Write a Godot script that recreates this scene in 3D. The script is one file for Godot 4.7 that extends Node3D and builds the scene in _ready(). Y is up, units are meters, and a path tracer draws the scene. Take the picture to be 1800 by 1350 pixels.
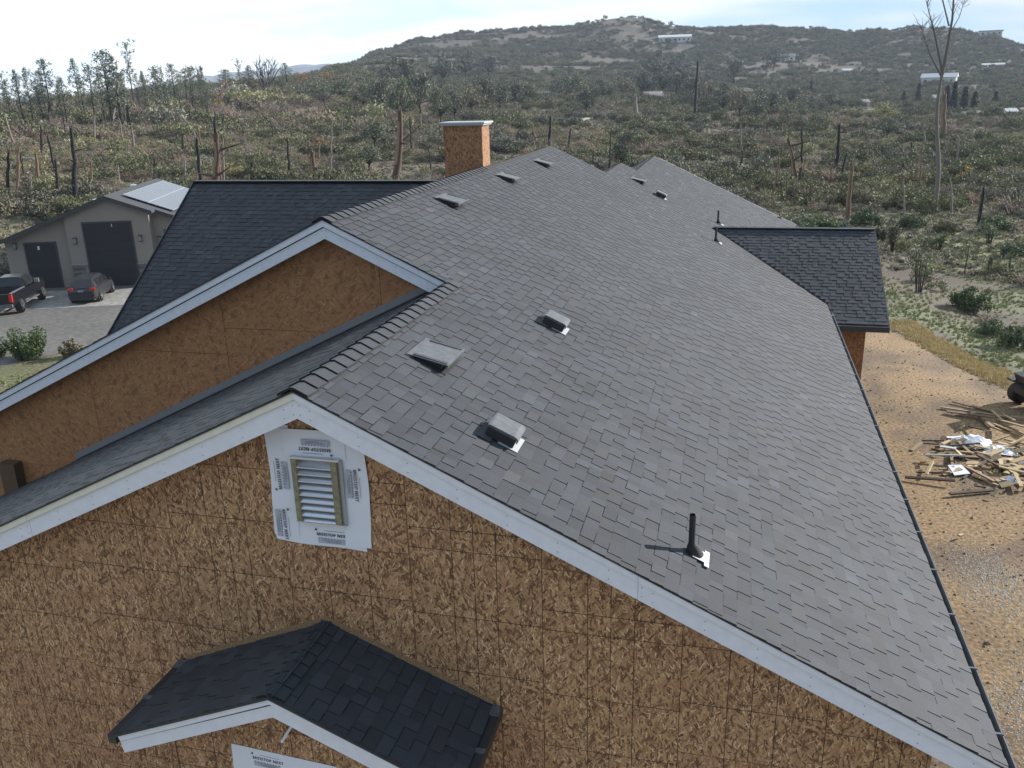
extends Node3D
# A new house under construction seen over its roof, burnt scrub hills behind.

# ---------------------------------------------------------------- numbers of the place
const SLOPE := 0.4783            # roof pitch
const EAVE := 5.74               # x of the right eave, ridge of the front gable at x = 0, y = 0
const MID := -4.2                # z of the second gable
const MIDX := -1.68              # x of the second ridge
const EXPOSE := 0.129
const SUN := Vector3(0.72, 0.385, -0.56)
const EYE := Vector3(3.463, 2.307, 6.128)
const TERRAIN_AZ := [-100, -50.76, -43.26, -34.48, -29.65, -26.64, -24.59, -21.98, -19.35, -16.69, -14.02, -10.46, -7.28, -3.45, 1.62, 6.45, 10.99, 13.01, 15.22, 22.72, 70]
const TERRAIN_D := [0, 18, 30, 42, 56, 75, 100, 140, 200, 280, 400, 560, 750, 950, 1250, 1800]
const TERRAIN_Y := [
	[-10.5, -10.5, -10.5, -10.5, -10.5, -10.4, -5.11, -3.3, -0.9, 0.49, 1.04, 0, -0.78, -1.6, -26.6, -71.6],
	[-10.5, -10.5, -10.5, -10.5, -10.5, -10.4, -5.11, -3.3, -0.9, 0.49, 1.04, 0, -0.78, -1.6, -26.6, -71.6],
	[-10.5, -10.5, -10.5, -10.5, -10.5, -10.4, -6.12, -4.25, -2.12, -0.53, 0.53, -1.05, -2.58, -4.37, -29.37, -74.37],
	[-10.5, -10.5, -10.5, -10.5, -10.5, -10.4, -6.77, -5.3, -3.22, 0.36, 5.72, 5.24, 5.41, 5.19, -19.81, -64.81],
	[-10.25, -10.25, -10.35, -10.45, -10.5, -8.2, -6.97, -5.55, -3.66, 0.16, 6.39, 9.13, 8.91, 8.52, -16.48, -61.48],
	[-10.1, -10.1, -10.26, -10.42, -10.5, -8.26, -7.06, -5.68, -3.91, 0.03, 6.79, 13.57, 13.97, 12.74, -12.26, -57.26],
	[-10, -10, -10.2, -10.4, -10.5, -8.27, -7.11, -5.75, -4.07, -0.04, 7.06, 17.62, 21.95, 20.14, -4.86, -49.86],
	[-9.5, -9.5, -9.8, -10.1, -10.35, -8.09, -7.08, -5.86, -4.36, -1.05, 4.54, 18.37, 32.38, 43.64, 18.64, -26.36],
	[-9, -9, -9.4, -9.8, -10.2, -7.88, -7.04, -5.94, -4.63, -2.06, 1.98, 12.63, 31.68, 53.56, 28.56, -16.44],
	[-8.5, -8.5, -9, -9.55, -10.1, -7.89, -7.01, -6.05, -5.01, -2.9, 0.45, 10.38, 30.48, 58.02, 33.02, -11.98],
	[-8, -8, -8.6, -9.3, -10, -7.88, -6.95, -6.14, -5.38, -3.74, -1.09, 8.11, 29.21, 60.75, 35.75, -9.25],
	[-7.83, -7.83, -8.23, -8.83, -9.73, -8.06, -7.3, -6.63, -6.12, -4.72, -2.02, 6.35, 26.57, 62.93, 37.93, -7.07],
	[-7.68, -7.68, -7.9, -8.41, -9.49, -8.19, -7.58, -7.04, -6.75, -5.58, -2.84, 4.78, 24.13, 70.89, 45.89, 0.89],
	[-7.5, -7.5, -7.5, -7.9, -9.2, -8.29, -7.88, -7.49, -7.48, -6.58, -3.8, 2.86, 21.1, 57.09, 32.09, -12.91],
	[-7.5, -7.5, -7.5, -7.75, -8.9, -8.4, -8.59, -8.44, -8.32, -7.68, -5.73, 0.01, 17.8, 54.96, 29.96, -15.04],
	[-7.5, -7.5, -7.5, -7.6, -8.6, -8.42, -9.18, -9.26, -9.04, -8.65, -7.5, -2.7, 14.54, 48, 23, -22],
	[-7.5, -7.5, -7.5, -7.9, -8.9, -8.33, -9.17, -9.33, -9.2, -9.19, -8.46, -4.92, 11.78, 47.04, 22.04, -22.96],
	[-7.5, -7.5, -7.5, -8.27, -9.04, -8.27, -9.12, -9.37, -9.29, -9.4, -8.87, -4.79, 10.53, 37.65, 12.65, -32.35],
	[-7.5, -7.5, -7.5, -8.7, -9.2, -8.19, -9.04, -9.4, -9.38, -9.62, -9.29, -4.64, 9.15, 27.34, 2.34, -42.66],
	[-7.5, -7.5, -7.5, -8.7, -9.5, -7.65, -8.45, -8.94, -9.36, -9.96, -9.46, -6.17, 5.11, 16.96, -8.04, -53.04],
	[-7.5, -7.5, -7.5, -8.7, -9.5, -7.65, -8.45, -8.94, -9.36, -9.96, -9.46, -6.17, 5.11, 16.96, -8.04, -53.04]]
# kind, x, z, height, lean, foot radius
const SNAGS := [
	["c", -58.22, -65.79, 7.18, 0.92, 0.32],
	["c", -86.15, -93.83, 3.96, 0.64, 0.25],
	["c", -65.62, -65.48, 4.11, 0.91, 0.22],
	["p", -64.86, -65.87, 4.44, 1.01, 0.18],
	["c", -60.75, -66.58, 3.75, 0.45, 0.22],
	["w", -62.26, -64.87, 2.28, 0.31, 0.13],
	["p", -62.21, -73.22, 2.59, 0.43, 0.16],
	["c", -62.63, -84.6, 2.06, 0.24, 0.25],
	["c", -52.45, -78.29, 5.13, 0.17, 0.28],
	["b", -50.52, -77.16, 5.79, 1.43, 0.34],
	["c", -59.7, -92.65, 6.77, 0.87, 0.3],
	["c", -95.23, -138.69, 2.18, 0.21, 0.38],
	["c", -73.67, -106.79, 2.74, 0.38, 0.25],
	["w", -55.45, -79.88, 2.73, 0.26, 0.15],
	["w", -51.44, -81.02, 4.83, 0.55, 0.14],
	["c", -48.6, -82.16, 2.44, 0.29, 0.3],
	["b", -41.2, -81.94, 3.71, 0.42, 0.3],
	["w", -42.32, -88.92, 6.65, 0.73, 0.12],
	["c", -109.52, -143.51, 4.96, 0.37, 0.47],
	["c", -120.74, -168.44, 6.76, 1.68, 0.54],
	["c", -119.68, -134.27, 5.16, 1, 0.4],
	["w", -117.16, -125.11, 2.35, 0.43, 0.32],
	["w", -114.94, -145.02, 8.34, 2.63, 0.48],
	["b", -33.56, -86.23, 7.67, 1.51, 0.36],
	["c", -42.67, -117.01, 3.35, 0.13, 0.18],
	["c", -25.18, -131.68, 4.87, 0.32, 0.35],
	["b", -26.6, -129.84, 2.55, -0.66, 0.28],
	["c", -22.48, -133.23, 3.19, 0.46, 0.2],
	["w", -25.94, -260.25, 4.92, -0.1, 0.96],
	["c", -13.68, -102.78, 2.18, 0.06, 0.15],
	["c", -9.69, -276.82, 15.24, 0.2, 0.61],
	["c", -2.03, -601.85, 11.01, -0.6, 1.95],
	["b", 10.06, -97.91, 5.25, -1, 0.26],
	["c", 12.03, -117.83, 5.38, -0.49, 0.22],
	["c", 16.24, -116.71, 6.29, -0.15, 0.32],
	["p", 12.6, -70.08, 4.59, -0.08, 0.24],
	["p", 42.11, -183.22, 8.93, -0.69, 0.69],
	["c", 34.91, -122.33, 2.32, -0.04, 0.3],
	["w", 36.8, -170.76, 2.6, -0.58, 0.32],
	["w", 16.63, -68.22, 3.25, -0.44, 0.1],
	["w", 21.59, -75.38, 2.89, -0.49, 0.14],
	["w", -62.49, -78.13, 1.94, 0.13, 0.12],
	["w", -98.9, -120.08, 3.99, 0.74, 0.23],
	["w", -53.61, -151.88, 3.53, 0.1, 0.24]]
# kind, x, z, height, crown width
const PINES := [
	["b", -147.39, -166.16, 10.81, 3.02],
	["c", -118.05, -153.98, 10.65, 2.58],
	["c", -115.91, -181.04, 8.46, 2.74],
	["b", -177.36, -200.4, 7.79, 3.23],
	["c", -149.02, -201.37, 8.18, 3.37],
	["b", -114.44, -161.27, 11.63, 2.68],
	["b", -114.23, -156.19, 11.11, 2.9],
	["b", -129.36, -199.45, 10.49, 2.31],
	["c", -125.92, -140.1, 10.32, 2.6],
	["b", -125.8, -152.02, 9.91, 2.6],
	["c", -118.88, -153.66, 9.67, 3.08],
	["b", -109.99, -171.18, 12.08, 3.13],
	["c", -139.7, -192.07, 8.02, 3.17],
	["c", -157.85, -170.56, 9.53, 2.96],
	["b", -127.13, -181.38, 11.92, 2.54],
	["c", -137.68, -203.54, 8.91, 2.4],
	["b", -119.18, -151.86, 11.45, 2.15],
	["c", -176.71, -205.91, 9.59, 2.62],
	["c", -123.02, -190.15, 11.23, 3.21],
	["b", -123.56, -142.81, 8.43, 2.29],
	["b", -124.41, -183.24, 8.13, 3.12],
	["c", -116.55, -152.93, 10.52, 2.4],
	["c", -119.46, -181.43, 11.38, 2.51],
	["c", -170.51, -176.88, 9.98, 2.36],
	["c", -151.1, -159.1, 10.34, 3.09],
	["b", -142.53, -187.19, 10.04, 3.17],
	["a", -120.57, -124.32, 10.04, 4.02],
	["b", -127.33, -137.15, 10.91, 3.31],
	["a", -125.97, -138.05, 11.14, 3.82],
	["a", -137.7, -156.7, 13.02, 5.66],
	["b", -132.64, -159.67, 13.24, 5.07],
	["a", -125.48, -154.52, 12.04, 5.68],
	["a", -112.49, -142.81, 14.64, 6.45],
	["b", -111.37, -143.98, 13.91, 5.96],
	["c", -155.6, -208.32, 17.41, 5.26],
	["a", -118.94, -167.27, 12.03, 5.86],
	["b", -141.24, -206.26, 11.89, 7.09],
	["a", -139.82, -211.43, 10.97, 6.85],
	["a", -166.1, -272.3, 9.47, 8.14],
	["c", -168.13, -285.08, 11.34, 4],
	["b", -174.51, -302.19, 9.39, 7.48],
	["b", -180.72, -343.3, 9.37, 9.34],
	["b", -124.85, -131.61, 9, 4.21],
	["b", -121.57, -141.55, 9.57, 4.58],
	["c", -153.92, -230.28, 9.58, 6.72],
	["b", -125.78, -172.52, 10.16, 4.93],
	["b", -122.22, -136.36, 8.03, 4.99],
	["b", -117.4, -147.22, 10.86, 4.36],
	["b", -142.71, -221.47, 7.55, 6.04]]
# kind, x, z, height, crown width
const OAKS := [
	["g", -95.8, -224.41, 8.04, 8.25],
	["d", -84.26, -208.11, 10.15, 7.91],
	["g", -68.26, -180.03, 11.37, 7.21],
	["d", -74.01, -209.1, 12.08, 8.42],
	["g", -60.23, -183.46, 9.13, 5.78],
	["d", -64.03, -205.89, 8.18, 6.72],
	["o", -65.34, -225.1, 9.56, 8.24],
	["d", -70.32, -255.15, 10.88, 8.56],
	["g", -71.51, -278.41, 9.04, 8.89],
	["d", -71.76, -298.73, 9.26, 9.08],
	["g", -70.07, -311.47, 8.85, 8.57],
	["d", -63.91, -346.49, 10.13, 10.85],
	["g", -63.55, -369.95, 11.65, 11.04],
	["n", -42.09, -270.39, 7.96, 6.63],
	["d", -49.54, -356.01, 10.09, 11.06],
	["o", -44.68, -380.89, 10.94, 11.79],
	["d", -39.46, -411.67, 12.68, 13.8],
	["d", -31.03, -418.47, 15.75, 15.11],
	["d", -20.91, -371.09, 13.99, 12.42],
	["d", -14.57, -350.42, 11.98, 10.79],
	["o", -8.62, -334.66, 10.84, 9.41],
	["d", -1.83, -300.83, 10.64, 9.28],
	["o", 3.67, -287.87, 9.33, 8.89],
	["g", 8.66, -274.32, 8.08, 8.48],
	["d", 12.71, -290.48, 9.34, 8.97],
	["d", 22.55, -357.37, 8.26, 10.52],
	["d", 29.48, -337.89, 6.05, 9.97],
	["g", 38.84, -377.24, 6.48, 10.12],
	["d", -120.08, -325.61, 15.37, 11.63],
	["d", -136.65, -350.32, 13.26, 11.58],
	["d", -143.24, -438.28, 16.23, 15.37],
	["d", -153.24, -511.68, 16.25, 16.35],
	["d", -144.37, -529.86, 15.45, 16.8],
	["d", -50.15, -583.44, 18.63, 19.45],
	["d", -36.26, -589.55, 16.36, 19.61],
	["g", -115.38, -252.91, 6.92, 8.61],
	["d", -109.65, -228.81, 6.03, 7.54],
	["n", -11.44, -111.68, 3.27, 3.12],
	["d", 26.23, -694.5, 15.57, 20.27],
	["d", -0.52, -565.86, 16.19, 17.29],
	["g", -51.49, -124.81, 4.85, 5.04],
	["g", -40.9, -97.26, 3.76, 3.4],
	["g", -13.27, -148.97, 3.1, 5.12],
	["d", -4.63, -194.71, 3.57, 6.07],
	["d", 34.87, -202.27, 4.12, 6.92]]
# kind, x, z, height, crown width
const AUTUMN := [
	["o", -165.26, -271.64, 6.19, 9.4],
	["o", -176.49, -305.67, 6.08, 9.46],
	["y", -181.88, -272.93, 5.93, 6.6],
	["o", -172.68, -341.83, 5.77, 8.71],
	["o", -164.34, -347.03, 5.81, 7.71],
	["y", -53.91, -87.43, 1.75, 2.74],
	["y", 37.65, -293.93, 3.73, 3.57],
	["y", 44.98, -279.87, 5.45, 7.98],
	["a", 28.22, -100.54, 2.68, 2.59],
	["y", 19.59, -115.56, 1.78, 2.42],
	["a", -138.96, -222.66, 2.74, 3.9],
	["y", 2.5, -112.87, 1.8, 2.66],
	["o", -60.19, -122.76, 1.88, 2.83]]
# kind, x, z, height, crown width
const CYPRESS := [
	["c", 70.05, -404.51, 6.36, 3.01],
	["c", 77.63, -416.41, 9.29, 3.66],
	["c", 71.66, -331.04, 9.24, 3.62],
	["c", 74.3, -332.54, 10.73, 3.64],
	["c", 77.98, -333.8, 9.28, 3.89],
	["c", 81.27, -334.09, 7.42, 3.9],
	["c", 38.26, -480.63, 7.11, 2.57],
	["c", 102.97, -395.74, 6.09, 3.81]]
# kind, x, z, height, crown width
const SAPLINGS := [
	["m", 13.39, -43.39, 2.68, 1.46],
	["s", 17.21, -50.73, 2.46, 1.54],
	["k", 14.02, -56.74, 1.83, 1.26],
	["s", 18.81, -51.62, 1.18, 0.55],
	["s", 20.05, -52.31, 1.6, 1.04],
	["m", 17.05, -57.69, 1.23, 1.03],
	["k", 13.46, -60.12, 1.01, 0.7],
	["k", 13.94, -60.3, 0.89, 0.53],
	["m", 20.79, -59.89, 1.36, 1.52]]
# kind, x, z, height, crown width
const THICKETS := [
	["b", 15.3, -40.65, 1.44, 2.09],
	["g", 8.19, -62.96, 2.13, 4.09],
	["g", 10.24, -65.55, 1.32, 2.65],
	["g", 15.49, -33.59, 1.28, 1.64],
	["g", 15.1, -36.04, 1.05, 1.26],
	["g", 22.28, -64.66, 1.36, 2.41],
	["b", -11.63, -113.17, 1.92, 3.16],
	["g", 21.32, -56.37, 1.11, 1.71],
	["g", 16.71, -66.17, 1.29, 2.22],
	["o", 18.74, -64.23, 0.96, 1.89],
	["g", 13.58, -67.43, 1.55, 2.44]]
# kind, x, z, width, height, turn
const FAR_HOUSES := [
	["porch", -76.49, -379.67, 11.91, 5.7, 0.2],
	["white", -66.39, -388.74, 3.69, 3.69, 0.1],
	["white", -31.16, -377.31, 11.13, 5.57, 0.35],
	["shed", -10.09, -386.64, 4.39, 4.65, 0.1],
	["metal", -56.06, -839.78, 39, 7.8, 0],
	["white", 52.28, -378.79, 4.08, 3.57, 0.5],
	["metal", 118.03, -588.94, 26.28, 7.96, -0.1],
	["white", 75.83, -315.84, 12.14, 1.95, 0],
	["metal", 87.83, -312.91, 5.2, 3.04, 0.5],
	["flat", 220.86, -918.66, 24.97, 7.49, 0.1],
	["white", 38.05, -751.08, 15.94, 6.47, 0],
	["metal", 75.14, -671.09, 9.84, 4.03, 0.4],
	["white", 86.87, -425.89, 3.47, 4.63, 0.6],
	["metal", 174.95, -705.5, 19.24, 3.85, 0],
	["dark", -103.94, -293.18, 5.43, 2.93, 0]]
# tone, from x, z, to x, z
const LOGS := [
	["w", -31.33, -237.15, -32.48, -265.5],
	["w", -36.87, -228.68, -35.35, -238.06],
	["c", -9.69, -141.79, -5.65, -136.33],
	["c", -20.98, -130.96, -16.85, -136.18],
	["w", 15.74, -82.53, 18.8, -93.2],
	["w", 18.8, -93.2, 23.21, -109.7],
	["w", 21.53, -98.83, 23.1, -101.85],
	["c", 13.39, -77.28, 16.22, -86.25],
	["w", -71.8, -98.64, -69.23, -97.4],
	["p", -76.7, -83.84, -80.43, -90.88],
	["c", -80.82, -94.48, -82.18, -97.26],
	["c", -72.79, -96.37, -69.8, -96.38],
	["c", -1.23, -163.06, 7.14, -178.34],
	["w", 28.47, -146.33, 31.96, -152.07],
	["w", 0.26, -229.85, 10.94, -267.02],
	["w", -29.59, -121.92, -29.09, -127.72],
	["c", 8.38, -256.83, 16.53, -267.81],
	["p", -69.03, -111.01, -66.93, -115.47],
	["w", -58.38, -111.62, -55.32, -116.51],
	["c", -75.23, -97.35, -71.23, -97.2],
	["w", 20.53, -191.13, 22.54, -205.51],
	["p", 46.53, -183.54, 47.03, -165.17],
	["c", -17.91, -292.61, -16.18, -308.26],
	["c", -56.81, -100.52, -55.19, -105.39]]
# tone, from x, z, to x, z, width
const BOARDS := [
	["b", 10.55, -22.37, 11.57, -21.67, .09],
	["t", 10.09, -21.79, 12.03, -21.18, .09],
	["b", 10.18, -21.37, 11.41, -20.83, .14],
	["d", 10.98, -21.14, 11.08, -20.15, .06],
	["l", 11.2, -20.73, 11.85, -19.75, .09],
	["l", 11.51, -21.71, 11.6, -20.87, .07],
	["l", 11.78, -21.35, 11.89, -20.73, .09],
	["l", 11.2, -20.17, 11.25, -19.7, .1],
	["l", 11.12, -20.65, 11.22, -20.24, .09],
	["t", 11.45, -20.84, 11.99, -20.07, .09],
	["b", 11.57, -20.48, 11.94, -19.59, .09],
	["t", 11.95, -21.19, 12.38, -21.07, .06],
	["l", 10.83, -21.25, 10.96, -21.24, .1],
	["l", 10.36, -20.33, 10.45, -20.28, .15],
	["l", 10.27, -20, 10.37, -19.99, .08],
	["d", 10.52, -20.11, 10.75, -19.61, .03],
	["d", 9.03, -18.82, 9.59, -18.84, .05],
	["l", 9.49, -18.51, 9.78, -18.91, .08],
	["l", 9.73, -18.73, 9.89, -18.76, .2],
	["l", 9.89, -18.76, 10.14, -18.83, .22],
	["d", 9.28, -18.35, 10.46, -18.6, .05],
	["w", 9.38, -18.24, 9.75, -18.1, .1],
	["w", 8.85, -17.48, 9.83, -17.46, .07],
	["b", 9.59, -17.88, 9.43, -16.89, .07],
	["l", 9.77, -18.18, 9.8, -17.61, .09],
	["l", 9.84, -18.14, 10.11, -17.83, .12],
	["l", 10.29, -18.44, 10.62, -18.24, .1],
	["t", 10.39, -17.83, 10.99, -18.36, .12],
	["d", 10.2, -17.74, 10.57, -17.11, .07],
	["b", 9.78, -17, 10.26, -16.22, .12],
	["d", 10.1, -16.97, 10.43, -17.58, .06],
	["l", 9.85, -17.31, 10.08, -17.21, .2],
	["l", 10.56, -17.65, 10.74, -17.74, .2],
	["l", 10.78, -17.75, 10.68, -17.27, .1],
	["t", 11.09, -18.6, 11.71, -19.21, .08],
	["l", 11.29, -18.8, 11.94, -19.48, .08],
	["b", 11.31, -18.64, 11.6, -18.21, .06],
	["l", 11.03, -17.69, 11.46, -17.88, .2],
	["b", 10.45, -17.23, 11.3, -17.3, .07],
	["l", 10.56, -17.05, 10.76, -17, .13],
	["l", 10.8, -17.15, 11.19, -16.75, .1],
	["l", 10.86, -16.78, 10.77, -15.85, .09],
	["l", 10.34, -15.99, 10.6, -15.99, .25],
	["l", 10.65, -16.05, 10.74, -15.98, .15],
	["l", 8.67, -16.26, 8.96, -17.04, .07],
	["d", 8.45, -16.36, 9.27, -16.45, .03],
	["D", 8.13, -16.08, 9.28, -15.94, .09],
	["D", 9.02, -15.25, 10.12, -15.72, .09],
	["d", 9.71, -15.86, 9.97, -15.8, .04],
	["l", 10, -15.29, 10.15, -15.47, .09],
	["l", 8.71, -17.2, 8.83, -17.05, .06],
	["l", 9.58, -18.98, 9.67, -19.06, .14],
	["d", 9.14, -18.12, 9.4, -17.85, .04],
	["t", 9.06, -16.72, 9.26, -16.81, .06],
	["t", 11.27, -19.3, 11.77, -19, .1],
	["t", 10.95, -19.12, 11.42, -19.44, .06],
	["l", 8.75, -13.01, 8.85, -13.1, .06],
	["l", 11.29, -18.37, 11.59, -18.37, .18],
	["l", 11.11, -18.55, 11.28, -18.47, .2],
	["w", 11.18, -17.52, 11.38, -17.46, .09]]
var cam: Camera3D
var M := {}                      # materials
var taken := {}

class MB:
	var v := PackedVector3Array()
	var n := PackedVector3Array()
	var c := PackedColorArray()
	var t := PackedVector2Array()
	var col := Color(1, 1, 1)
	func tri(a: Vector3, b: Vector3, d: Vector3) -> void:
		var k := (b - a).cross(d - a).normalized()
		v.append(a); v.append(d); v.append(b)
		for i in 3:
			n.append(k); c.append(col); t.append(Vector2.ZERO)
	func quad(a: Vector3, b: Vector3, d: Vector3, e: Vector3) -> void:
		tri(a, b, d); tri(a, d, e)
	func vert(p: Vector3, k: Vector3) -> void:
		v.append(p); n.append(k); c.append(col); t.append(Vector2.ZERO)
	func squad(a: Vector3, b: Vector3, d: Vector3, e: Vector3, na: Vector3, nb: Vector3, nd: Vector3, ne: Vector3) -> void:
		vert(a, na); vert(d, nd); vert(b, nb); vert(a, na); vert(e, ne); vert(d, nd)
	func box(at: Vector3, size: Vector3, b := Basis()) -> void:
		var h := size * 0.5
		var p := []
		for i in 8:
			p.append(at + b * Vector3(h.x * (1 if i & 1 else -1), h.y * (1 if i & 2 else -1), h.z * (1 if i & 4 else -1)))
		quad(p[4], p[5], p[7], p[6]); quad(p[1], p[0], p[2], p[3]); quad(p[5], p[1], p[3], p[7])
		quad(p[0], p[4], p[6], p[2]); quad(p[6], p[7], p[3], p[2]); quad(p[0], p[1], p[5], p[4])
	func bar(a: Vector3, b: Vector3, w: float, h: float, up := Vector3.UP) -> void:
		var f := (b - a).normalized()
		var s := f.cross(up).normalized()
		var u := s.cross(f)
		box((a + b) * 0.5, Vector3(w, h, (b - a).length()), Basis(s, u, -f))
	func tube(pts: Array, rad: Array, sides := 7, cap := true) -> void:
		var rings := []
		var nrm := []
		for i in pts.size():
			var f: Vector3 = (pts[mini(i + 1, pts.size() - 1)] - pts[maxi(i - 1, 0)]).normalized()
			var s := f.cross(Vector3(0.31, 0.2, 0.93) if absf(f.z) < 0.8 else Vector3.RIGHT).normalized()
			var u := s.cross(f)
			var r := []
			var q := []
			for k in sides:
				var a := TAU * k / sides
				var d := s * cos(a) + u * sin(a)
				r.append(pts[i] + d * float(rad[i])); q.append(d)
			rings.append(r); nrm.append(q)
		for i in pts.size() - 1:
			for k in sides:
				var l := (k + 1) % sides
				squad(rings[i][l], rings[i][k], rings[i + 1][k], rings[i + 1][l], nrm[i][l], nrm[i][k], nrm[i + 1][k], nrm[i + 1][l])
		if cap:
			var e := rings.size() - 1
			for k in range(1, sides - 1):
				tri(rings[e][0], rings[e][k + 1], rings[e][k])
				tri(rings[0][0], rings[0][k], rings[0][k + 1])
	# a flat outline (x, y) pushed along z; corners counter-clockwise seen from +z
	func prism(poly: PackedVector2Array, z0: float, z1: float, x := Transform3D(), uv := Rect2(0, 0, 0, 0)) -> void:
		var p := poly
		if Geometry2D.is_polygon_clockwise(p):
			p = p.duplicate(); p.reverse()
		var ix := Geometry2D.triangulate_polygon(p)
		for i in range(0, ix.size(), 3):
			var a := p[ix[i]]; var b := p[ix[i + 1]]; var d := p[ix[i + 2]]
			if (b - a).cross(d - a) < 0.0:
				var w := b; b = d; d = w
			tri(x * Vector3(a.x, a.y, z1), x * Vector3(b.x, b.y, z1), x * Vector3(d.x, d.y, z1))
			if uv.size.x != 0.0:
				var m := t.size()
				for k in [[3, a], [2, d], [1, b]]:
					t[m - k[0]] = Vector2((k[1].x - uv.position.x) / uv.size.x, (uv.position.y - k[1].y) / uv.size.y)
			tri(x * Vector3(a.x, a.y, z0), x * Vector3(d.x, d.y, z0), x * Vector3(b.x, b.y, z0))
		for i in p.size():
			var a := p[i]; var b := p[(i + 1) % p.size()]
			quad(x * Vector3(a.x, a.y, z0), x * Vector3(b.x, b.y, z0), x * Vector3(b.x, b.y, z1), x * Vector3(a.x, a.y, z1))
	func mesh() -> ArrayMesh:
		var a := []
		a.resize(Mesh.ARRAY_MAX)
		a[Mesh.ARRAY_VERTEX] = v; a[Mesh.ARRAY_NORMAL] = n; a[Mesh.ARRAY_COLOR] = c; a[Mesh.ARRAY_TEX_UV] = t
		var m := ArrayMesh.new()
		if v.size() > 0:
			m.add_surface_from_arrays(Mesh.PRIMITIVE_TRIANGLES, a)
		return m

# ---------------------------------------------------------------- naming
func numbered(called: String) -> String:
	var k: int = taken.get(called, 0)
	taken[called] = k + 1
	return called if k == 0 else "%s_%03d" % [called, k]

func tag(o: Node, label: String, category: String, group := "") -> void:
	o.set_meta("label", label); o.set_meta("category", category)
	if group != "":
		o.set_meta("group", group)

func thing(called: String, label: String, category: String, at := Vector3.ZERO, turn := 0.0, group := "") -> Node3D:
	var o := Node3D.new()
	o.name = numbered(called)
	add_child(o)
	o.position = at; o.rotation.y = turn
	tag(o, label, category, group)
	return o

func part(called: String, mb: MB, mat: Material, parent: Node) -> MeshInstance3D:
	return part_mesh(called, mb.mesh(), mat, parent)

func part_mesh(called: String, mesh: Mesh, mat: Material, parent: Node) -> MeshInstance3D:
	var o := MeshInstance3D.new()
	o.name = called
	o.mesh = mesh
	if mat != null:
		o.material_override = mat
	parent.add_child(o, true)
	return o

func solo(called: String, mb: MB, mat: Material, label: String, category: String, group := "") -> MeshInstance3D:
	var o := part(numbered(called), mb, mat, self)
	tag(o, label, category, group)
	return o

func struct(called: String, mb: MB, mat: Material) -> MeshInstance3D:
	var o := part(called, mb, mat, self)
	o.set_meta("kind", "structure")
	return o

func lin(r: float, g: float, b: float) -> Color:
	return Color(r, g, b).linear_to_srgb()

func mat(color: Color, rough := 0.8, metal := 0.0, vcol := false) -> StandardMaterial3D:
	var m := StandardMaterial3D.new()
	m.albedo_color = color; m.roughness = rough; m.metallic = metal
	m.vertex_color_use_as_albedo = vcol
	return m

func speckle(size: int, lo: float, hi: float, seed_: int, freq: float, octaves := 3) -> ImageTexture:
	var f := FastNoiseLite.new()
	f.seed = seed_; f.frequency = freq; f.fractal_octaves = octaves
	f.noise_type = FastNoiseLite.TYPE_SIMPLEX_SMOOTH
	var im := f.get_seamless_image(size, size)
	im.convert(Image.FORMAT_RGB8)
	var d := im.get_data()
	for i in d.size():
		d[i] = int(clampf(lerpf(lo, hi, d[i] / 255.0), 0, 1) * 255)
	im = Image.create_from_data(size, size, false, Image.FORMAT_RGB8, d)
	im.generate_mipmaps()
	return ImageTexture.create_from_image(im)

func grain(m: StandardMaterial3D, tex: Texture2D, per_metre: float, world := true) -> StandardMaterial3D:
	m.albedo_texture = tex
	m.uv1_triplanar = true
	m.uv1_world_triplanar = world
	m.uv1_scale = Vector3.ONE * per_metre
	return m

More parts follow.
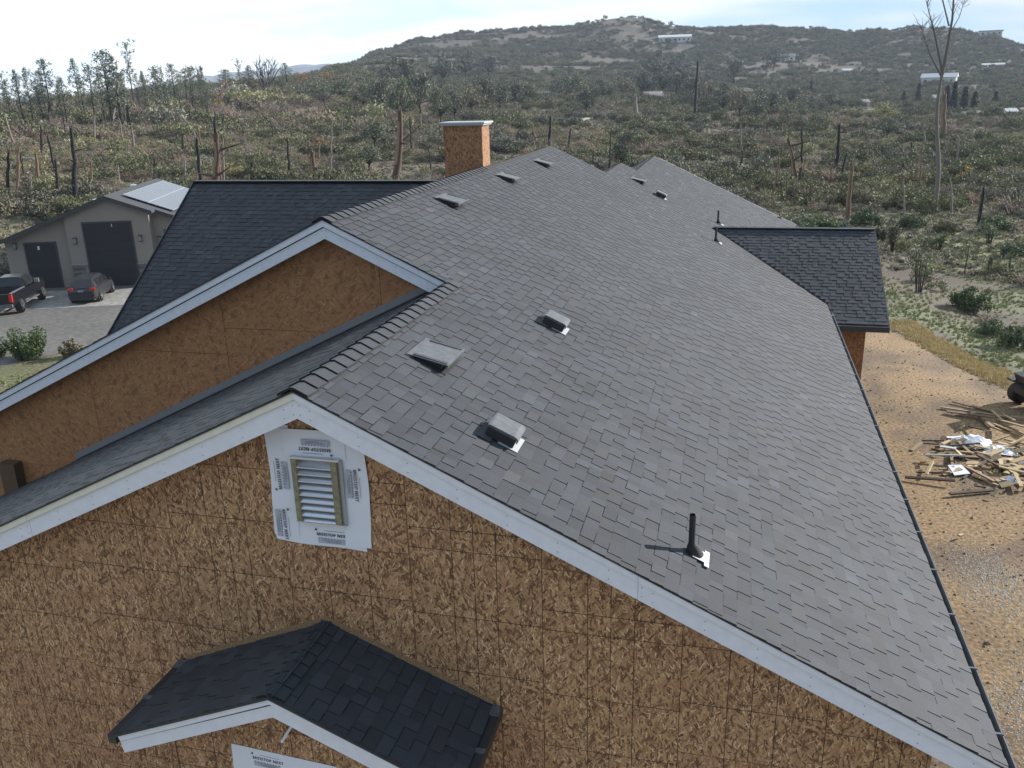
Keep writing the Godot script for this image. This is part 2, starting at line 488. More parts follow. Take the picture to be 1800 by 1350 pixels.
# strand board: thousands of pressed wood strands, with the nailing lines printed on the sheet
func strand_board(seed_: int, count: int, contrast: float, lines: bool, tint: Color) -> ImageTexture:
	var rng := RandomNumberGenerator.new()
	rng.seed = seed_
	var w := 512
	var h := 1024
	var im := Image.create(w, h, false, Image.FORMAT_RGBA8)
	var base := Color(0.64, 0.495, 0.325) * tint
	base.a = 1.0
	im.fill(base)
	var pal := [Color(0.68, 0.53, 0.36), Color(0.73, 0.58, 0.41), Color(0.56, 0.42, 0.28), Color(0.50, 0.36, 0.24), Color(0.63, 0.47, 0.335), Color(0.29, 0.19, 0.13), Color(0.86, 0.73, 0.56), Color(0.42, 0.295, 0.19)]
	var sprites := []
	for k in 90:
		var l := rng.randf_range(12, 40)
		var b := rng.randf_range(2.4, 7.0)
		if k % 3 == 0 and [0, 1, 4, 7].has(k % 8):
			l = rng.randf_range(22, 52); b = rng.randf_range(6.0, 12.0)
		var a := PI * 0.5 + rng.randfn(0.0, 0.62)
		var col: Color = pal[k % pal.size()]
		if k % pal.size() == 5 or k % pal.size() == 6:
			b = rng.randf_range(2.4, 5.0); l *= 0.8
		col = base.lerp(col * tint, contrast)
		var s := int(l + 4)
		var sp := Image.create(s, s, false, Image.FORMAT_RGBA8)
		var ca := cos(a)
		var sa := sin(a)
		var ph := rng.randf() * 10.0
		for y in s:
			for x in s:
				var px := x - s * 0.5
				var py := y - s * 0.5
				var u := px * ca + py * sa
				var q := -px * sa + py * ca
				var wob := sin(u * 0.2 + ph) * 0.35
				var al := clampf(minf(l * 0.5 - absf(u), b * 0.5 - absf(q + wob)) + 0.5, 0, 1)
				if al > 0.0:
					var st := 1.0 + 0.10 * contrast * sin(q * 2.1 + ph) + 0.05 * sin(u * 0.7 + q * 3.0)
					sp.set_pixel(x, y, Color(clampf(col.r * st, 0, 1), clampf(col.g * st, 0, 1), clampf(col.b * st, 0, 1), al * 0.92))
		sprites.append(sp)
	for k in count:
		var sp: Image = sprites[rng.randi() % sprites.size()]
		var at := Vector2i(rng.randi_range(-30, w), rng.randi_range(-30, h))
		im.blend_rect(sp, Rect2i(0, 0, sp.get_width(), sp.get_height()), at)
	if lines:
		var ink := Image.create(4, h, false, Image.FORMAT_RGBA8)
		ink.fill(Color(0.14, 0.08, 0.05, 0.8))
		var inkh := Image.create(w, 4, false, Image.FORMAT_RGBA8)
		inkh.fill(Color(0.14, 0.08, 0.05, 0.8))
		for fx in ([0.333, 0.5, 0.667] if seed_ % 2 == 0 else [0.333, 0.667]):
			im.blend_rect(ink, Rect2i(0, 0, 3, h), Vector2i(int(w * fx), 0))
		var base_row := rng.randf_range(0.10, 0.2)
		for fy in [base_row, base_row + 0.083, base_row + 0.36, base_row + 0.60]:
			im.blend_rect(inkh, Rect2i(0, 0, w, 3), Vector2i(0, int(h * fy)))
			for q in 7:
				im.blend_rect(ink, Rect2i(0, 0, 3, 16), Vector2i(rng.randi_range(0, w), int(h * fy) - 7))
	im.generate_mipmaps()
	return ImageTexture.create_from_image(im)

# ---------------------------------------------------------------- ground
var undulate: FastNoiseLite
var patch: FastNoiseLite

# what stands near a spot, for telling look-alikes apart
const LANDMARKS := [["the garage", -42.0, -53.0], ["the tall forked dead tree", 19.8, -73.7], ["the leafless fan-shaped tree", -171.5, -309.6], ["the flat-roofed house with posts", -74.5, -369.9], ["the tiny white outbuilding", -66.0, -386.8], ["the white gabled house on its gravel drive", -31.7, -383.3], ["the small white shed", -10.0, -382.6], ["the long white-roofed house on the hill", -54.4, -815.8], ["the small white gabled house", 52.3, -378.8], ["the wide bright-roofed house", 116.0, -579.0], ["the low white house", 75.4, -313.9], ["the pale house below the ridge", 37.2, -732.0], ["the dark half-hidden house", -104.3, -294.1], ["the new house's right wing", 7.0, -17.0], ["the thick forked brown snag", -18.6, -85.6], ["the amber autumn shrub", 35.4, -107.8], ["the tallest slim pine", -130.0, -190.0]]

func beside(x: float, z: float) -> String:
	var best := ""
	var least := 1e9
	for l in LANDMARKS:
		var d := Vector2(l[1] - x, l[2] - z).length()
		if d < least and d > 3.0:
			least = d; best = l[0]
	return ("beside " if least < 18.0 else "nearest to ") + best

func ground(x: float, z: float) -> float:
	var dx := x - EYE.x
	var dz := z - EYE.z
	var d := sqrt(dx * dx + dz * dz)
	var a := rad_to_deg(atan2(dx, -dz))
	var i := 0
	while i < TERRAIN_AZ.size() - 2 and TERRAIN_AZ[i + 1] < a:
		i += 1
	var t := clampf((a - TERRAIN_AZ[i]) / (TERRAIN_AZ[i + 1] - TERRAIN_AZ[i]), 0, 1)
	t = t * t * (3.0 - 2.0 * t)
	var j := 0
	while j < TERRAIN_D.size() - 2 and TERRAIN_D[j + 1] < d:
		j += 1
	var s := clampf((d - TERRAIN_D[j]) / (TERRAIN_D[j + 1] - TERRAIN_D[j]), 0, 1)
	var y: float = lerpf(lerpf(TERRAIN_Y[i][j], TERRAIN_Y[i][j + 1], s), lerpf(TERRAIN_Y[i + 1][j], TERRAIN_Y[i + 1][j + 1], s), t)
	var rough := clampf((d - 85.0) / 60.0, 0.0, 1.0) * (0.35 + clampf((d - 150.0) / 500.0, 0.0, 1.6) * 1.6)
	if rough > 0.0:
		y += undulate.get_noise_2d(x, z) * rough
	elif d > 44.0 and a > 3.0:
		y += undulate.get_noise_2d(x * 4.0, z * 4.0) * 0.15
	return y

func ground_at(x: float, z: float) -> Vector3:
	return Vector3(x, ground(x, z), z)

func soil(x: float, z: float) -> Color:
	var dx := x - EYE.x
	var dz := z - EYE.z
	var d := sqrt(dx * dx + dz * dz)
	var a := rad_to_deg(atan2(dx, -dz))
	var p := patch.get_noise_2d(x, z)                # broad
	var q := patch.get_noise_2d(x * 5.0 + 90.0, z * 5.0)
	var r := patch.get_noise_2d(x * 19.0, z * 19.0 - 40.0)
	var dry := Color(0.255, 0.20, 0.11)
	var brown := Color(0.15, 0.108, 0.068)
	var olive := Color(0.125, 0.13, 0.075)
	var grass := Color(0.20, 0.215, 0.085)
	var c := brown.lerp(dry, clampf(0.45 + q * 1.3 + r * 1.1, 0, 1))
	c = c.lerp(olive, clampf(0.05 + p * 1.6 + r * 0.6, 0, 0.75))
	if d < 130.0 and a > 0.0:
		var g := clampf(0.50 + q * 1.4 + r * 1.0, 0, 1) * clampf((130.0 - d) / 50.0, 0, 1)
		c = c.lerp(Color(0.225, 0.235, 0.125), g)
		c = c.lerp(Color(0.15, 0.11, 0.085), clampf((r * 1.2 - q) * 1.2 - 0.1, 0, 0.8))
	if a > 2.0 and d > 55.0 and d < 80.0:
		var e := clampf(1.0 - absf(d - 68.0) / 11.0 + q * 0.8 + r * 0.5, 0, 1)
		c = c.lerp(Color(0.40, 0.42, 0.17), e * 0.95)
	if d < 62.0 and a < -20.0:
		c = grass.lerp(Color(0.24, 0.21, 0.10), clampf(0.35 + q * 1.6 + r, 0, 1))
	elif d < 110.0 and a < -43.0:
		c = c.lerp(Color(0.27, 0.24, 0.12), 0.6)
	elif d < 280.0 and a > -12.0 and d > 120.0:
		c = c.lerp(grass, clampf(q * 2.0 + r * 0.8, 0, 0.75))
	if d > 420.0:
		var bare := clampf(0.3 + p * 2.0 + q * 1.0, 0, 1)
		c = Color(0.105, 0.09, 0.06).lerp(Color(0.19, 0.135, 0.09), bare)
	return c

func build_ground() -> void:
	var mb := MB.new()
	var az := PackedFloat32Array()
	var a := -82.0
	while a < 60.0:
		az.append(a)
		a += 0.22 if a > -48.0 and a < 20.0 else 2.0
	az.append(60.0)
	var ds := PackedFloat32Array()
	var d := 6.0
	while d < 1800.0:
		ds.append(d)
		d *= 1.016 if d > 30.0 else 1.06
	ds.append(1800.0)
	var rows := []
	var cols := []
	for i in az.size():
		var r := PackedVector3Array()
		var c := PackedColorArray()
		var s := sin(deg_to_rad(az[i]))
		var k := cos(deg_to_rad(az[i]))
		for j in ds.size():
			var x := EYE.x + s * ds[j]
			var z := EYE.z - k * ds[j]
			r.append(Vector3(x, ground(x, z), z)); c.append(soil(x, z))
		rows.append(r); cols.append(c)
	for i in az.size():
		for j in ds.size():
			var i0 := maxi(i - 1, 0)
			var i1 := mini(i + 1, az.size() - 1)
			var j0 := maxi(j - 1, 0)
			var j1 := mini(j + 1, ds.size() - 1)
			var n: Vector3 = (rows[i1][j] - rows[i0][j]).cross(rows[i][j1] - rows[i][j0]).normalized()
			if n.y < 0.0:
				n = -n
			mb.v.append(rows[i][j]); mb.n.append(n); mb.c.append(cols[i][j])
	var ix := PackedInt32Array()
	var m := ds.size()
	for i in az.size() - 1:
		for j in m - 1:
			var p := i * m + j
			ix.append_array([p, p + 1, p + m, p + m, p + 1, p + m + 1])
	var arr := []
	arr.resize(Mesh.ARRAY_MAX)
	arr[Mesh.ARRAY_VERTEX] = mb.v; arr[Mesh.ARRAY_NORMAL] = mb.n; arr[Mesh.ARRAY_COLOR] = mb.c; arr[Mesh.ARRAY_INDEX] = ix
	var am := ArrayMesh.new()
	am.add_surface_from_arrays(Mesh.PRIMITIVE_TRIANGLES, arr)
	var o := part_mesh("hillside_ground", am, M.ground, self)
	o.set_meta("kind", "structure")

# a sheet that follows the ground inside an outline in x, z
func ground_sheet(called: String, outline: PackedVector2Array, cell: float, lift: float, m: Material, tone: Callable) -> MeshInstance3D:
	var mb := MB.new()
	var box := Rect2(outline[0], Vector2.ZERO)
	for p in outline:
		box = box.expand(p)
	var nx := int(ceil(box.size.x / cell))
	var nz := int(ceil(box.size.y / cell))
	for i in nx:
		for j in nz:
			var q := PackedVector2Array([box.position + Vector2(i, j) * cell, box.position + Vector2(i + 1, j) * cell, box.position + Vector2(i + 1, j + 1) * cell, box.position + Vector2(i, j + 1) * cell])
			for poly in Geometry2D.intersect_polygons(q, outline):
				var ix := Geometry2D.triangulate_polygon(poly)
				for k in range(0, ix.size(), 3):
					var pts := []
					for l in 3:
						var p: Vector2 = poly[ix[k + l]]
						pts.append(Vector3(p.x, ground(p.x, p.y) + lift, p.y))
					var nrm: Vector3 = (pts[1] - pts[0]).cross(pts[2] - pts[0])
					var order := [0, 1, 2] if nrm.y < 0 else [0, 2, 1]
					for l in order:
						var p3: Vector3 = pts[l]
						mb.v.append(p3); mb.c.append(tone.call(p3.x, p3.z)); mb.t.append(Vector2.ZERO)
						mb.n.append(Vector3(ground(p3.x - 0.3, p3.z) - ground(p3.x + 0.3, p3.z), 0.6, ground(p3.x, p3.z - 0.3) - ground(p3.x, p3.z + 0.3)).normalized())
	return struct(called, mb, m)

# ---------------------------------------------------------------- house
var house: Node3D

func px(p: Vector3) -> Vector2:
	var q := cam.global_transform.affine_inverse() * p
	if q.z > -0.1:
		return Vector2(-9999, -9999)
	return Vector2(900.0 + 1522.4 * q.x / -q.z, 675.0 - 1522.4 * q.y / -q.z)

func slab(outline: PackedVector2Array, up: Callable, thick: float) -> MB:
	var mb := MB.new()
	mb.col = Color(0.02, 0.02, 0.022)
	var p := outline
	var ix := Geometry2D.triangulate_polygon(p)
	for k in range(0, ix.size(), 3):
		var a := p[ix[k]]; var b := p[ix[k + 1]]; var d := p[ix[k + 2]]
		if (b - a).cross(d - a) > 0.0:
			var w := b; b = d; d = w
		var A := Vector3(a.x, up.call(a.x, a.y), a.y)
		var B := Vector3(b.x, up.call(b.x, b.y), b.y)
		var D := Vector3(d.x, up.call(d.x, d.y), d.y)
		var dn := Vector3(0, -thick, 0)
		mb.tri(A, B, D); mb.tri(A + dn, D + dn, B + dn)
	var cw := Geometry2D.is_polygon_clockwise(p)
	for k in p.size():
		var a := p[k]; var b := p[(k + 1) % p.size()]
		if not cw:
			var w := a; a = b; b = w
		var A := Vector3(a.x, up.call(a.x, a.y), a.y)
		var B := Vector3(b.x, up.call(b.x, b.y), b.y)
		var dn := Vector3(0, -thick, 0)
		mb.quad(A + dn, B + dn, B, A)
	return mb

func shingle_into(mb: MB, O: Vector3, U: Vector3, W: Vector3, N: Vector3, s: Dictionary) -> void:
	var t1: float = s.t1
	var t0: float = s.t0
	var a: Vector3 = O + U * s.u0 + W * s.v0 + N * t1
	var b: Vector3 = O + U * s.u1 + W * s.v0 + N * t1
	var d: Vector3 = O + U * s.u1 + W * s.v1 + N * t0
	var e: Vector3 = O + U * s.u0 + W * s.v1 + N * t0
	mb.col = s.tone
	mb.quad(a, b, d, e)
	mb.col = Color(0.018, 0.018, 0.02)
	var k1 := N * (t1 + 0.003)
	var k0 := N * (t0 + 0.003)
	mb.quad(a - k1, b - k1, b, a)
	if t1 > 0.0075 * (1.0 if s.t1 > 0.007 else 0.5):
		mb.quad(e - k0, a - k1, a, e)
		mb.quad(b - k1, d - k0, d, b)

# lays laminated shingles on a plane; O on the lowest edge, U along the courses, W up the slope
func lay_shingles(parent: Node, O: Vector3, U: Vector3, W: Vector3, courses: int, spans: Callable, seed_: int, singles: int, base: Color, wide := 1.0, relief := 1.0) -> void:
	var rng := RandomNumberGenerator.new()
	rng.seed = seed_
	var N := U.cross(W).normalized()
	var all := []
	for k in courses:
		var v0 := k * EXPOSE
		for span in spans.call(k):
			var u: float = span[0] - rng.randf() * 0.15
			var up := rng.randf() < 0.5
			while u < span[1]:
				var w := (rng.randf_range(0.08, 0.22) if up else rng.randf_range(0.07, 0.19)) * wide
				var u0 := maxf(u, span[0])
				var u1 := minf(u + w, span[1])
				u += w
				if u1 - u0 > 0.004:
					var f := exp(rng.randfn(0.0, 0.12))
					if rng.randf() < 0.03:
						f *= rng.randf_range(1.12, 1.35)
					f *= (1.03 if up else 0.94) * (1.0 + 0.22 * patch.get_noise_2d((u0 + O.x) * 26.0, v0 * 26.0) + 0.12 * patch.get_noise_2d(u0 * 110.0, v0 * 150.0))
					var tone := Color(base.r * f, base.g * f, base.b * f)
					if rng.randf() < 0.12:
						tone = Color(tone.r * 1.10, tone.g * 1.01, tone.b * 0.92)
					all.append({u0 = u0, u1 = u1 - 0.0015, v0 = v0 + rng.randf_range(-0.002, 0.002), v1 = v0 + EXPOSE + (-0.005 if rng.randf() < 0.33 else 0.006), t1 = (0.0115 if up else 0.0062) * relief, t0 = (0.0050 if up else 0.0006) * relief, tone = tone})
				up = not up
				if rng.randf() < 0.12:
					up = not up
	if singles > 0:
		for s in all:
			var p: Vector3 = O + U * ((s.u0 + s.u1) * 0.5) + W * (s.v0 + 0.07)
			var q := px(p)
			s.near = p.distance_to(EYE) / sqrt(s.u1 - s.u0) if q.x > 5 and q.x < 1795 and q.y > 5 and q.y < 1345 else 1e9
		all.sort_custom(func(a, b): return a.near < b.near)
	var rest := MB.new()
	for i in all.size():
		if i < singles:
			var mb := MB.new()
			shingle_into(mb, O, U, W, N, all[i])
			part("shingle", mb, M.shingle, parent)
		else:
			shingle_into(rest, O, U, W, N, all[i])
	var o := part("shingle_field", rest, M.shingle, parent)
	o.set_meta("kind", "stuff")

func ridge_caps(parent: Node, x: float, y: float, z0: float, z1: float, step: float) -> void:
	var n := int(absf(z1 - z0) / step)
	var rng := RandomNumberGenerator.new()
	rng.seed = 77
	for k in n:
		var za := z0 - k * step
		var zb := za - step - 0.02
		var mb := MB.new()
		var f := exp(rng.randfn(0, 0.09))
		var w := 0.135 + rng.randf_range(-0.006, 0.006)
		var d := w * SLOPE
		var hi := 0.032
		var lo := 0.014
		mb.col = Color(0.0505 * f, 0.056 * f, 0.069 * f)
		var pa := [Vector3(x - w, y - d + hi, za), Vector3(x - 0.02, y - 0.006 + hi, za), Vector3(x + 0.02, y - 0.006 + hi, za), Vector3(x + w, y - d + hi, za)]
		var pb := [Vector3(x - w, y - d + lo, zb), Vector3(x - 0.02, y - 0.006 + lo, zb), Vector3(x + 0.02, y - 0.006 + lo, zb), Vector3(x + w, y - d + lo, zb)]
		for i in 3:
			mb.quad(pa[i], pa[i + 1], pb[i + 1], pb[i])
		mb.col = Color(0.011, 0.011, 0.012)
		var dn := Vector3(0, -0.024, 0)
		for i in 3:
			mb.quad(pa[i] + dn, pa[i + 1] + dn, pa[i + 1], pa[i])
		mb.quad(pb[0] + dn, pa[0] + dn, pa[0], pb[0])
		mb.quad(pa[3] + dn, pb[3] + dn, pb[3], pa[3])
		part("ridge_cap", mb, M.shingle, parent)

# strand-board sheets on a wall in the plane z, cut to the outline
func sheet_wall(parent: Node, outline: PackedVector2Array, z: float, x0: float, y0: float, w: float, h: float, mats: Array, seed_: int, stagger: float) -> void:
	var rng := RandomNumberGenerator.new()
	rng.seed = seed_
	var box := Rect2(outline[0], Vector2.ZERO)
	for p in outline:
		box = box.expand(p)
	var c0 := int(floor((box.position.x - x0) / w))
	var c1 := int(ceil((box.end.x - x0) / w))
	for c in range(c0, c1):
		var off := y0 + (stagger if posmod(c, 2) == 1 else 0.0)
		var r0 := int(floor((box.position.y - off) / h))
		var r1 := int(ceil((box.end.y - off) / h))
		for r in range(r0, r1):
			var g := 0.003
			var X := x0 + c * w
			var Y := off + r * h
			var q := PackedVector2Array([Vector2(X + g, Y + g), Vector2(X + w - g, Y + g), Vector2(X + w - g, Y + h - g), Vector2(X + g, Y + h - g)])
			for poly in Geometry2D.intersect_polygons(q, outline):
				var mb := MB.new()
				var u := Rect2(X, Y + h, w, h)
				if rng.randf() < 0.5:
					u = Rect2(X + w, Y + h, -w, h)
				if rng.randf() < 0.5:
					u = Rect2(u.position.x, Y, u.size.x, -h)
				mb.prism(poly, z, z + 0.011 + rng.randf_range(0, 0.002), Transform3D(), u)
				part("strand_board_sheet", mb, mats[rng.randi() % mats.size()], parent)

# white rake boards of a gable in the plane z (front face), from the peak to x_end
func rake(peak: Vector3, x_end: float, upper: float, lower: float, m_up: Material, m_low: Material, gap := 0.0) -> void:
	var sgn := signf(x_end - peak.x)
	var l := absf(x_end - peak.x)
	for b in [["rake_trim", 0.017, upper - 0.004, 0.0, 0.045, m_up], ["rake_board", upper + gap, upper + lower, -0.022, 0.03, m_low]]:
		var mb := MB.new()
		var y0: float = peak.y - b[1]
		var y1: float = peak.y - b[2]
		var z1: float = peak.z + b[3]
		var z0: float = z1 - b[4]
		# boards of about four metres, butted with a hairline joint
		var n := int(ceil(l / 4.1))
		for k in n:
			var s0 := l * k / n + (0.0015 if k > 0 else 0.0)
			var s1 := l * (k + 1) / n - (0.0015 if k < n - 1 else 0.0)
			mb = MB.new()
			mb.prism(PackedVector2Array([Vector2(peak.x + sgn * s0, y0 - s0 * SLOPE), Vector2(peak.x + sgn * s1, y0 - s1 * SLOPE), Vector2(peak.x + sgn * s1, y1 - s1 * SLOPE), Vector2(peak.x + sgn * s0, y1 - s0 * SLOPE)]), z0, z1 + k * 0.0015)
			var board := part(b[0], mb, b[5], house)
			if b[0] == "rake_board":
				var nails := MB.new()
				var s := s0 + 0.03
				while s < s1:
					for v in [0.25, 0.72]:
						nails.box(Vector3(peak.x + sgn * s, lerpf(y0, y1, v) - s * SLOPE, z1 + k * 0.0015 + 0.0005), Vector3(0.007, 0.007, 0.002))
					s += 0.42 if s > s0 + 0.1 else 0.09
				part("nail_heads", nails, M.dark_trim, board)
	# black metal drip edge over the boards
	var dm := MB.new()
	var s := Vector2(sgn, -SLOPE).normalized()
	var nn := Vector2(-s.y, s.x) * (1.0 if sgn > 0 else -1.0)
	var p0 := Vector2(peak.x, peak.y)
	var p1 := Vector2(x_end, peak.y - l * SLOPE)
	dm.prism(PackedVector2Array([p0 - nn * 0.016, p1 - nn * 0.016, p1 + nn * 0.0, p0 + nn * 0.0]), peak.z - 0.03, peak.z + 0.012)
	part("drip_edge", dm, M.black_metal, house)

func right_y(x: float, _z := 0.0) -> float:
	return -SLOPE * x

func build_house() -> void:
	house = thing("house", "new house with dark shingle roofs and bare strand board gables, still under construction", "house")
	var W := Vector3(-1, SLOPE, 0).normalized()
	var U := Vector3(0, 0, -1)
	# ---- the long right slope
	var plan := PackedVector2Array([Vector2(EAVE, -0.05), Vector2(0, -0.05), Vector2(0, MID - 0.05), Vector2(MIDX, MID - 0.05), Vector2(MIDX, -18.9), Vector2(-0.1, -18.9), Vector2(-0.1, -22.3), Vector2(0.42, -22.3), Vector2(0.42, -28.4), Vector2(EAVE, -28.4)])
	var deck := part("main_roof", slab(plan, func(x, _z): return -SLOPE * x - 0.004, 0.12), M.shingle, house)
	var per := EXPOSE * absf(W.x)
	var O := Vector3(EAVE + 0.02, -SLOPE * (EAVE + 0.02), 0.015)
	lay_shingles(deck, O, U, W, int((EAVE - MIDX) / per), func(k):
		var x: float = EAVE + 0.02 - (k + 0.6) * per
		if x > 0.42:
			return [[0.0, 28.4]]
		if x > 0.0:
			return [[0.0, 22.3]]
		if x > -0.1:
			return [[-MID, 22.3]]
		return [[-MID, 18.9]], 3, 215, Color(0.0505, 0.056, 0.069))
	ridge_caps(deck, 0.0, 0.006, 0.02, MID - 0.15, 0.198)
	ridge_caps(deck, MIDX, -SLOPE * MIDX + 0.006, MID + 0.02, -12.1, 0.198)
	# ---- left slopes
	var WL := Vector3(1, SLOPE, 0).normalized()
	var UL := Vector3(0, 0, 1)
	var lf := part("front_left_roof", slab(PackedVector2Array([Vector2(0, -0.05), Vector2(-9, -0.05), Vector2(-9, -4.49), Vector2(0, -4.49)]), func(x, _z): return SLOPE * x - 0.004, 0.12), M.shingle, house)
	lay_shingles(lf, Vector3(-9, -SLOPE * 9, 0.015), Vector3(0, 0, -1) * -1.0, WL, int(9.0 / per), func(_k): return [[-4.49, 0.0]], 5, 12, Color(0.0505, 0.056, 0.069), 1.0, 0.5)
	var lm := part("middle_left_roof", slab(PackedVector2Array([Vector2(MIDX, MID - 0.05), Vector2(-9.6, MID - 0.05), Vector2(-9.6, -18.9), Vector2(MIDX, -18.9)]), func(x, _z): return -SLOPE * MIDX + SLOPE * (x - MIDX) - 0.004, 0.12), M.shingle, house)
	lay_shingles(lm, Vector3(-9.6, -SLOPE * MIDX - SLOPE * (9.6 + MIDX), MID), UL, WL, int((9.6 + MIDX) / per), func(_k): return [[-14.7, 0.0]], 6, 0, Color(0.0505, 0.056, 0.069), 2.0)
	for sec in [[-0.1, -18.92, -22.3], [0.42, -22.32, -28.4]]:
		var xr: float = sec[0]
		var rb := part("rear_left_roof", slab(PackedVector2Array([Vector2(xr, sec[1]), Vector2(xr - 5.0, sec[1]), Vector2(xr - 5.0, sec[2]), Vector2(xr, sec[2])]), func(x, _z): return -SLOPE * xr + SLOPE * (x - xr) - 0.004, 0.12), M.shingle, house)
		lay_shingles(rb, Vector3(xr - 5.0, -SLOPE * xr - SLOPE * 5.0, sec[1]), UL, WL, int(5.0 / per), func(_k): return [[sec[2] - sec[1], 0.0]], 8, 0, Color(0.0505, 0.056, 0.069), 2.0)
	# ---- left wing, ridge across the house
	var wz := -13.0
	var wy := 0.4
	var ws := 0.724
	var wl := part("left_wing_roof", slab(PackedVector2Array([Vector2(-2.0, wz), Vector2(-9.34, wz), Vector2(-9.34, wz + 5.2), Vector2(-2.0, wz + 5.2)]), func(_x, z): return wy - ws * (z - wz) - 0.004, 0.12), M.shingle, house)
	var wn := sqrt(1 + ws * ws)
	var ww := Vector3(0, ws, -1).normalized()
	lay_shingles(wl, Vector3(-9.34, wy - ws * 5.2, wz + 5.2), Vector3(1, 0, 0), ww, int(5.2 * wn / EXPOSE), func(_k): return [[-0.02, 7.34]], 9, 30, Color(0.0505, 0.056, 0.069))
	var wb := part("left_wing_back_roof", slab(PackedVector2Array([Vector2(-2.0, wz - 5.0), Vector2(-9.34, wz - 5.0), Vector2(-9.34, wz - 0.01), Vector2(-2.0, wz - 0.01)]), func(_x, z): return wy + ws * (z - wz) - 0.004, 0.12), M.shingle, house)
	var cap := MB.new()
	cap.col = Color(0.0505, 0.056, 0.069)
	cap.bar(Vector3(-9.36, wy + 0.012, wz), Vector3(-2.2, wy + 0.012, wz), 0.2, 0.022)
	part("ridge_strip", cap, M.shingle, wb)
	var lt := MB.new()
	lt.bar(Vector3(-9.355, wy - 0.03, wz), Vector3(-9.355, wy - ws * 5.2 - 0.03, wz + 5.2), 0.02, 0.14)
	part("wing_rake_board", lt, M.black_metal, house)
	# ---- right wing
	var ez := -14.77
	var ey := -3.05
	var rz := -18.35
	var ry := -1.383
	var rs := (ry - ey) / (ez - rz)
	var vz := rz + (ry + SLOPE * EAVE) / rs
	var xe := 7.08
	var wing := part("right_wing_roof", slab(PackedVector2Array([Vector2(2.89, rz), Vector2(xe, rz), Vector2(xe, ez), Vector2(EAVE + 0.03, ez), Vector2(EAVE + 0.03, vz)]), func(_x, z): return ry - rs * (z - rz) - 0.002, 0.10), M.shingle, house)
	var rn := sqrt(1 + rs * rs)
	var nc := int((ez - rz) * rn / EXPOSE)
	lay_shingles(wing, Vector3(0, ey + 0.004, ez), Vector3(1, 0, 0), Vector3(0, rs, -1).normalized(), nc + 1, func(k):
		var z: float = ez - k * EXPOSE / rn
		return [[lerpf(EAVE + 0.03, 2.89, clampf((vz - z) / (vz - rz), 0, 1)) + 0.01, xe + 0.015]], 12, 30, Color(0.0505, 0.056, 0.069))
	part("right_wing_back_roof", slab(PackedVector2Array([Vector2(2.89, rz - 0.01), Vector2(xe, rz - 0.01), Vector2(xe, rz - 3.6), Vector2(5.9, rz - 3.6)]), func(_x, z): return ry + rs * (z - rz) - 0.002, 0.10), M.shingle, house)
	var rc := MB.new()
	rc.col = Color(0.0505, 0.056, 0.069)
	rc.bar(Vector3(2.95, ry + 0.014, rz), Vector3(xe + 0.02, ry + 0.014, rz), 0.2, 0.022)
	part("ridge_strip", rc, M.shingle, wing)
	var wf := MB.new()
	wf.box(Vector3((5.7 + xe) * 0.5 + 0.01, ey - 0.085, ez + 0.05), Vector3(xe - 5.7 + 0.02, 0.13, 0.11))
	part("wing_gutter", wf, M.black_metal, house)
	var we := MB.new()
	we.prism(PackedVector2Array([Vector2(-ez - 0.05, ey - 0.17), Vector2(-rz, ry - 0.13), Vector2(-rz + 3.6, ey - 0.17), Vector2(-rz + 3.6, ey - 0.02), Vector2(-rz, ry - 0.01), Vector2(-ez - 0.05, ey - 0.03)]), -0.012, 0.012, Transform3D(Basis(Vector3(0, 0, -1), Vector3.UP, Vector3(1, 0, 0)), Vector3(xe + 0.02, 0, 0)))
	part("wing_rake_board", we, M.black_metal, house)
	var wwall := MB.new()
	wwall.box(Vector3(5.0, -5.4, -17.2), Vector3(3.3, 4.4, 4.2))
	var wingwall := part("wing_wall", wwall, M.board_edge, house)
	sheet_wall(wingwall, PackedVector2Array([Vector2(3.4, -7.6), Vector2(6.66, -7.6), Vector2(6.66, -3.16), Vector2(3.4, -3.16)]), -15.1, 6.66 - 1.22, -5.6, 1.22, 2.44, M.boards_red, 21, 0.0)
	# ---- front gable wall
	var gw := MB.new()
	var g := PackedVector2Array([Vector2(-8.6, -9.5), Vector2(5.3, -9.5), Vector2(5.3, -SLOPE * 5.3 - 0.13), Vector2(0, -0.13), Vector2(-8.6, -SLOPE * 8.6 - 0.13)])
	gw.prism(g, -0.45, -0.322)
	var wall := part("front_gable_wall", gw, M.board_edge, house)
	sheet_wall(wall, g, -0.321, 2.02 - 1.22 * 8, -1.62 - 2.44 * 4, 1.22, 2.44, M.boards, 31, 0.72)
	# ---- second gable wall
	var mw := MB.new()
	var top := -SLOPE * MIDX - 0.13
	var g2 := PackedVector2Array([Vector2(-9.3, -6.5), Vector2(0.05, -1.2), Vector2(0.05, top + SLOPE * (MIDX - 0.05)), Vector2(MIDX, top), Vector2(-9.3, top + SLOPE * (-9.3 - MIDX))])
	mw.prism(g2, -4.65, -4.502)
	var mid := part("middle_gable_wall", mw, M.board_edge, house)
	sheet_wall(mid, g2, -4.501, -5.95 - 2.44 * 2, -1.2 - 2.44 * 3, 2.44, 2.44, M.boards_plain, 41, 0.4)
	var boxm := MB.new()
	boxm.box(Vector3(-7.72, -3.95, -4.4), Vector3(0.30, 1.5, 0.18))  # dark brown box stands in for a shaded opening in this wall
	part("dark_recess_box", boxm, M.board_edge, house)
	# metal step flashing where the front left roof meets that wall
	var sf := MB.new()
	sf.prism(PackedVector2Array([Vector2(-0.1, -0.05), Vector2(-6.5, -SLOPE * 6.4 - 0.05), Vector2(-6.5, -SLOPE * 6.4 + 0.075), Vector2(-0.1, 0.075)]), -4.488, -4.482)
